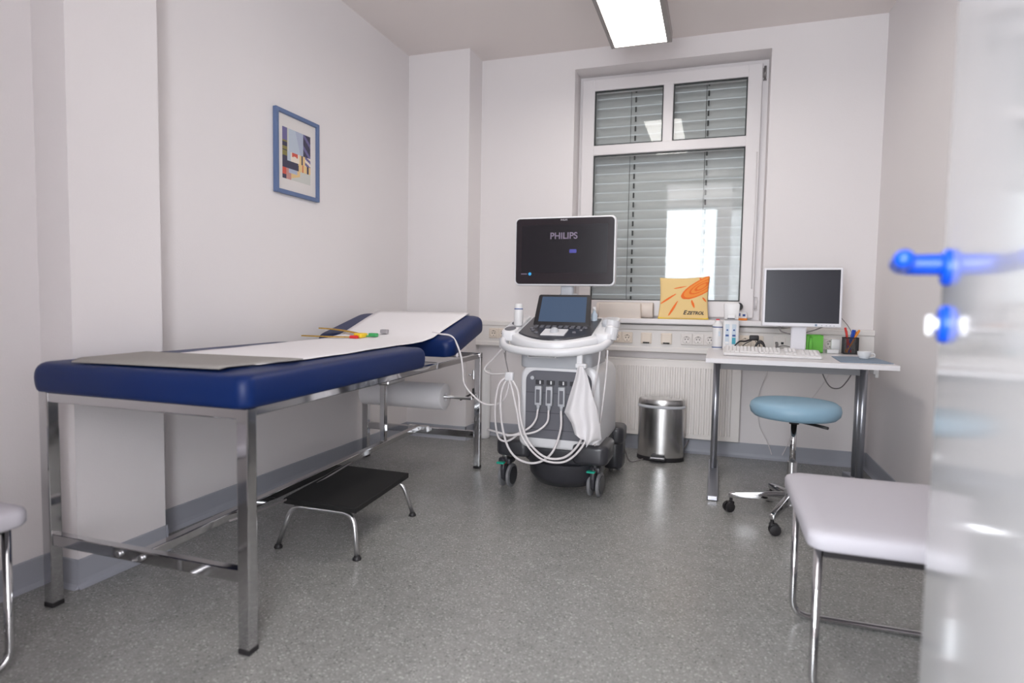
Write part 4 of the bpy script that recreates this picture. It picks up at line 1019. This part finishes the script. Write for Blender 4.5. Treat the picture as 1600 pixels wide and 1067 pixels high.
for a in (176, 248, 104, 32, 320):
    A = math.radians(a); R = Matrix.Translation(sc) @ Matrix.Rotation(A, 4, 'Z')
    g = nb(); prism(g, [(.02, .085), (.02, .135), (.275, .100), (.285, .094), (.285, .072), (.27, .072)], -.013, .013, 'y', bev=.005); bmesh.ops.transform(g, matrix=R, verts=g.verts); arm = obj('base_arm', g, 'chrome', rs, smooth=40)
    R2 = R @ Matrix.Translation((.272, 0, 0)) @ Matrix.Rotation(math.radians(-50 if a != 248 else 30), 4, 'Z')
    g = nb(); cyl(g, (0, 0, .045), (0, 0, .074), .008, 10)
    for s in (-1, 1):
        t = bmesh.new(); lathe(t, (0, 0, 0), [(0, 0), (.024, 0), (.026, .004), (.024, .014), (.012, .017), (0, .017)], 24)
        bmesh.ops.transform(t, matrix=Matrix.Translation((s*.005, .012, .026)) @ Matrix.Rotation(math.radians(90*s), 4, 'Y'), verts=t.verts); merge(g, t)
    box(g, -.015, .015, -.012, .024, .040, .055, .005, 2)
    bmesh.ops.transform(g, matrix=R2, verts=g.verts); obj('castor', g, 'blackp', arm, smooth=50)

# ================================================================= BENCHES (upholstered stools)
def bench(label, x0, x1, y0, y1, along='x'):
    th = thing('upholstered_stool', label, 'stool', ((x0+x1)/2, (y0+y1)/2, 0), 'pale grey stools with chrome tube frames')
    g = nb(); out = rrect(x0, x1, y0, y1, .045, 8); cx_, cy_ = (x0+x1)/2, (y0+y1)/2; loops = []
    for ins, z in ((.012, .410), (.004, .411), (0, .418), (0, .444), (.004, .453), (.013, .459), (.05, .463), (.15, .466)):
        loops.append([g.verts.new((px-(1 if px > cx_ else -1)*min(ins, abs(px-cx_)), yy-(1 if yy > cy_ else -1)*min(ins, abs(yy-cy_)), z)) for px, yy in out])
    n = len(out)
    for A, B in zip(loops, loops[1:]):
        for i in range(n): f = g.faces.new([A[i], A[(i+1) % n], B[(i+1) % n], B[i]]); f.smooth = True
    g.faces.new(loops[0][::-1]); g.faces.new(loops[-1])
    obj('seat', g, 'ivory', th, smooth=60)
    if along == 'x': ends = (x0+.03, x1-.03); planes = (y0+.045, y1-.13); mid = (x0+x1)/2; P = lambda u, w, z: (u, w, z)
    else: ends = (y0+.03, y1-.025); planes = (x0+.12, x1-.075); mid = (y0+y1)/2; P = lambda u, w, z: (w, u, z)
    for w in planes:
        g = nb(); tube(g, round_path([P(ends[0], w, .412), P(ends[0], w, .0115), P(ends[1], w, .0115), P(ends[1], w, .412)], .055, 8), .011, 14); obj('leg_frame', g, 'chrome', th)
    for w in planes:
        a_, b_ = P(ends[0]+.011, w-.009, .380), P(ends[1]-.011, w+.009, .410)
        g = nb(); box(g, min(a_[0], b_[0]), max(a_[0], b_[0]), min(a_[1], b_[1]), max(a_[1], b_[1]), .384, .410, .002); obj('seat_rail', g, 'blackp', th)
    return th
bench('pale grey padded stool on chrome tube legs partly behind the open door', .243, .90, 1.675, 2.29)
bench('pale grey padded stool cut off at the left picture edge beside the wall', -2.22, -1.725, .50, 1.12, 'y')
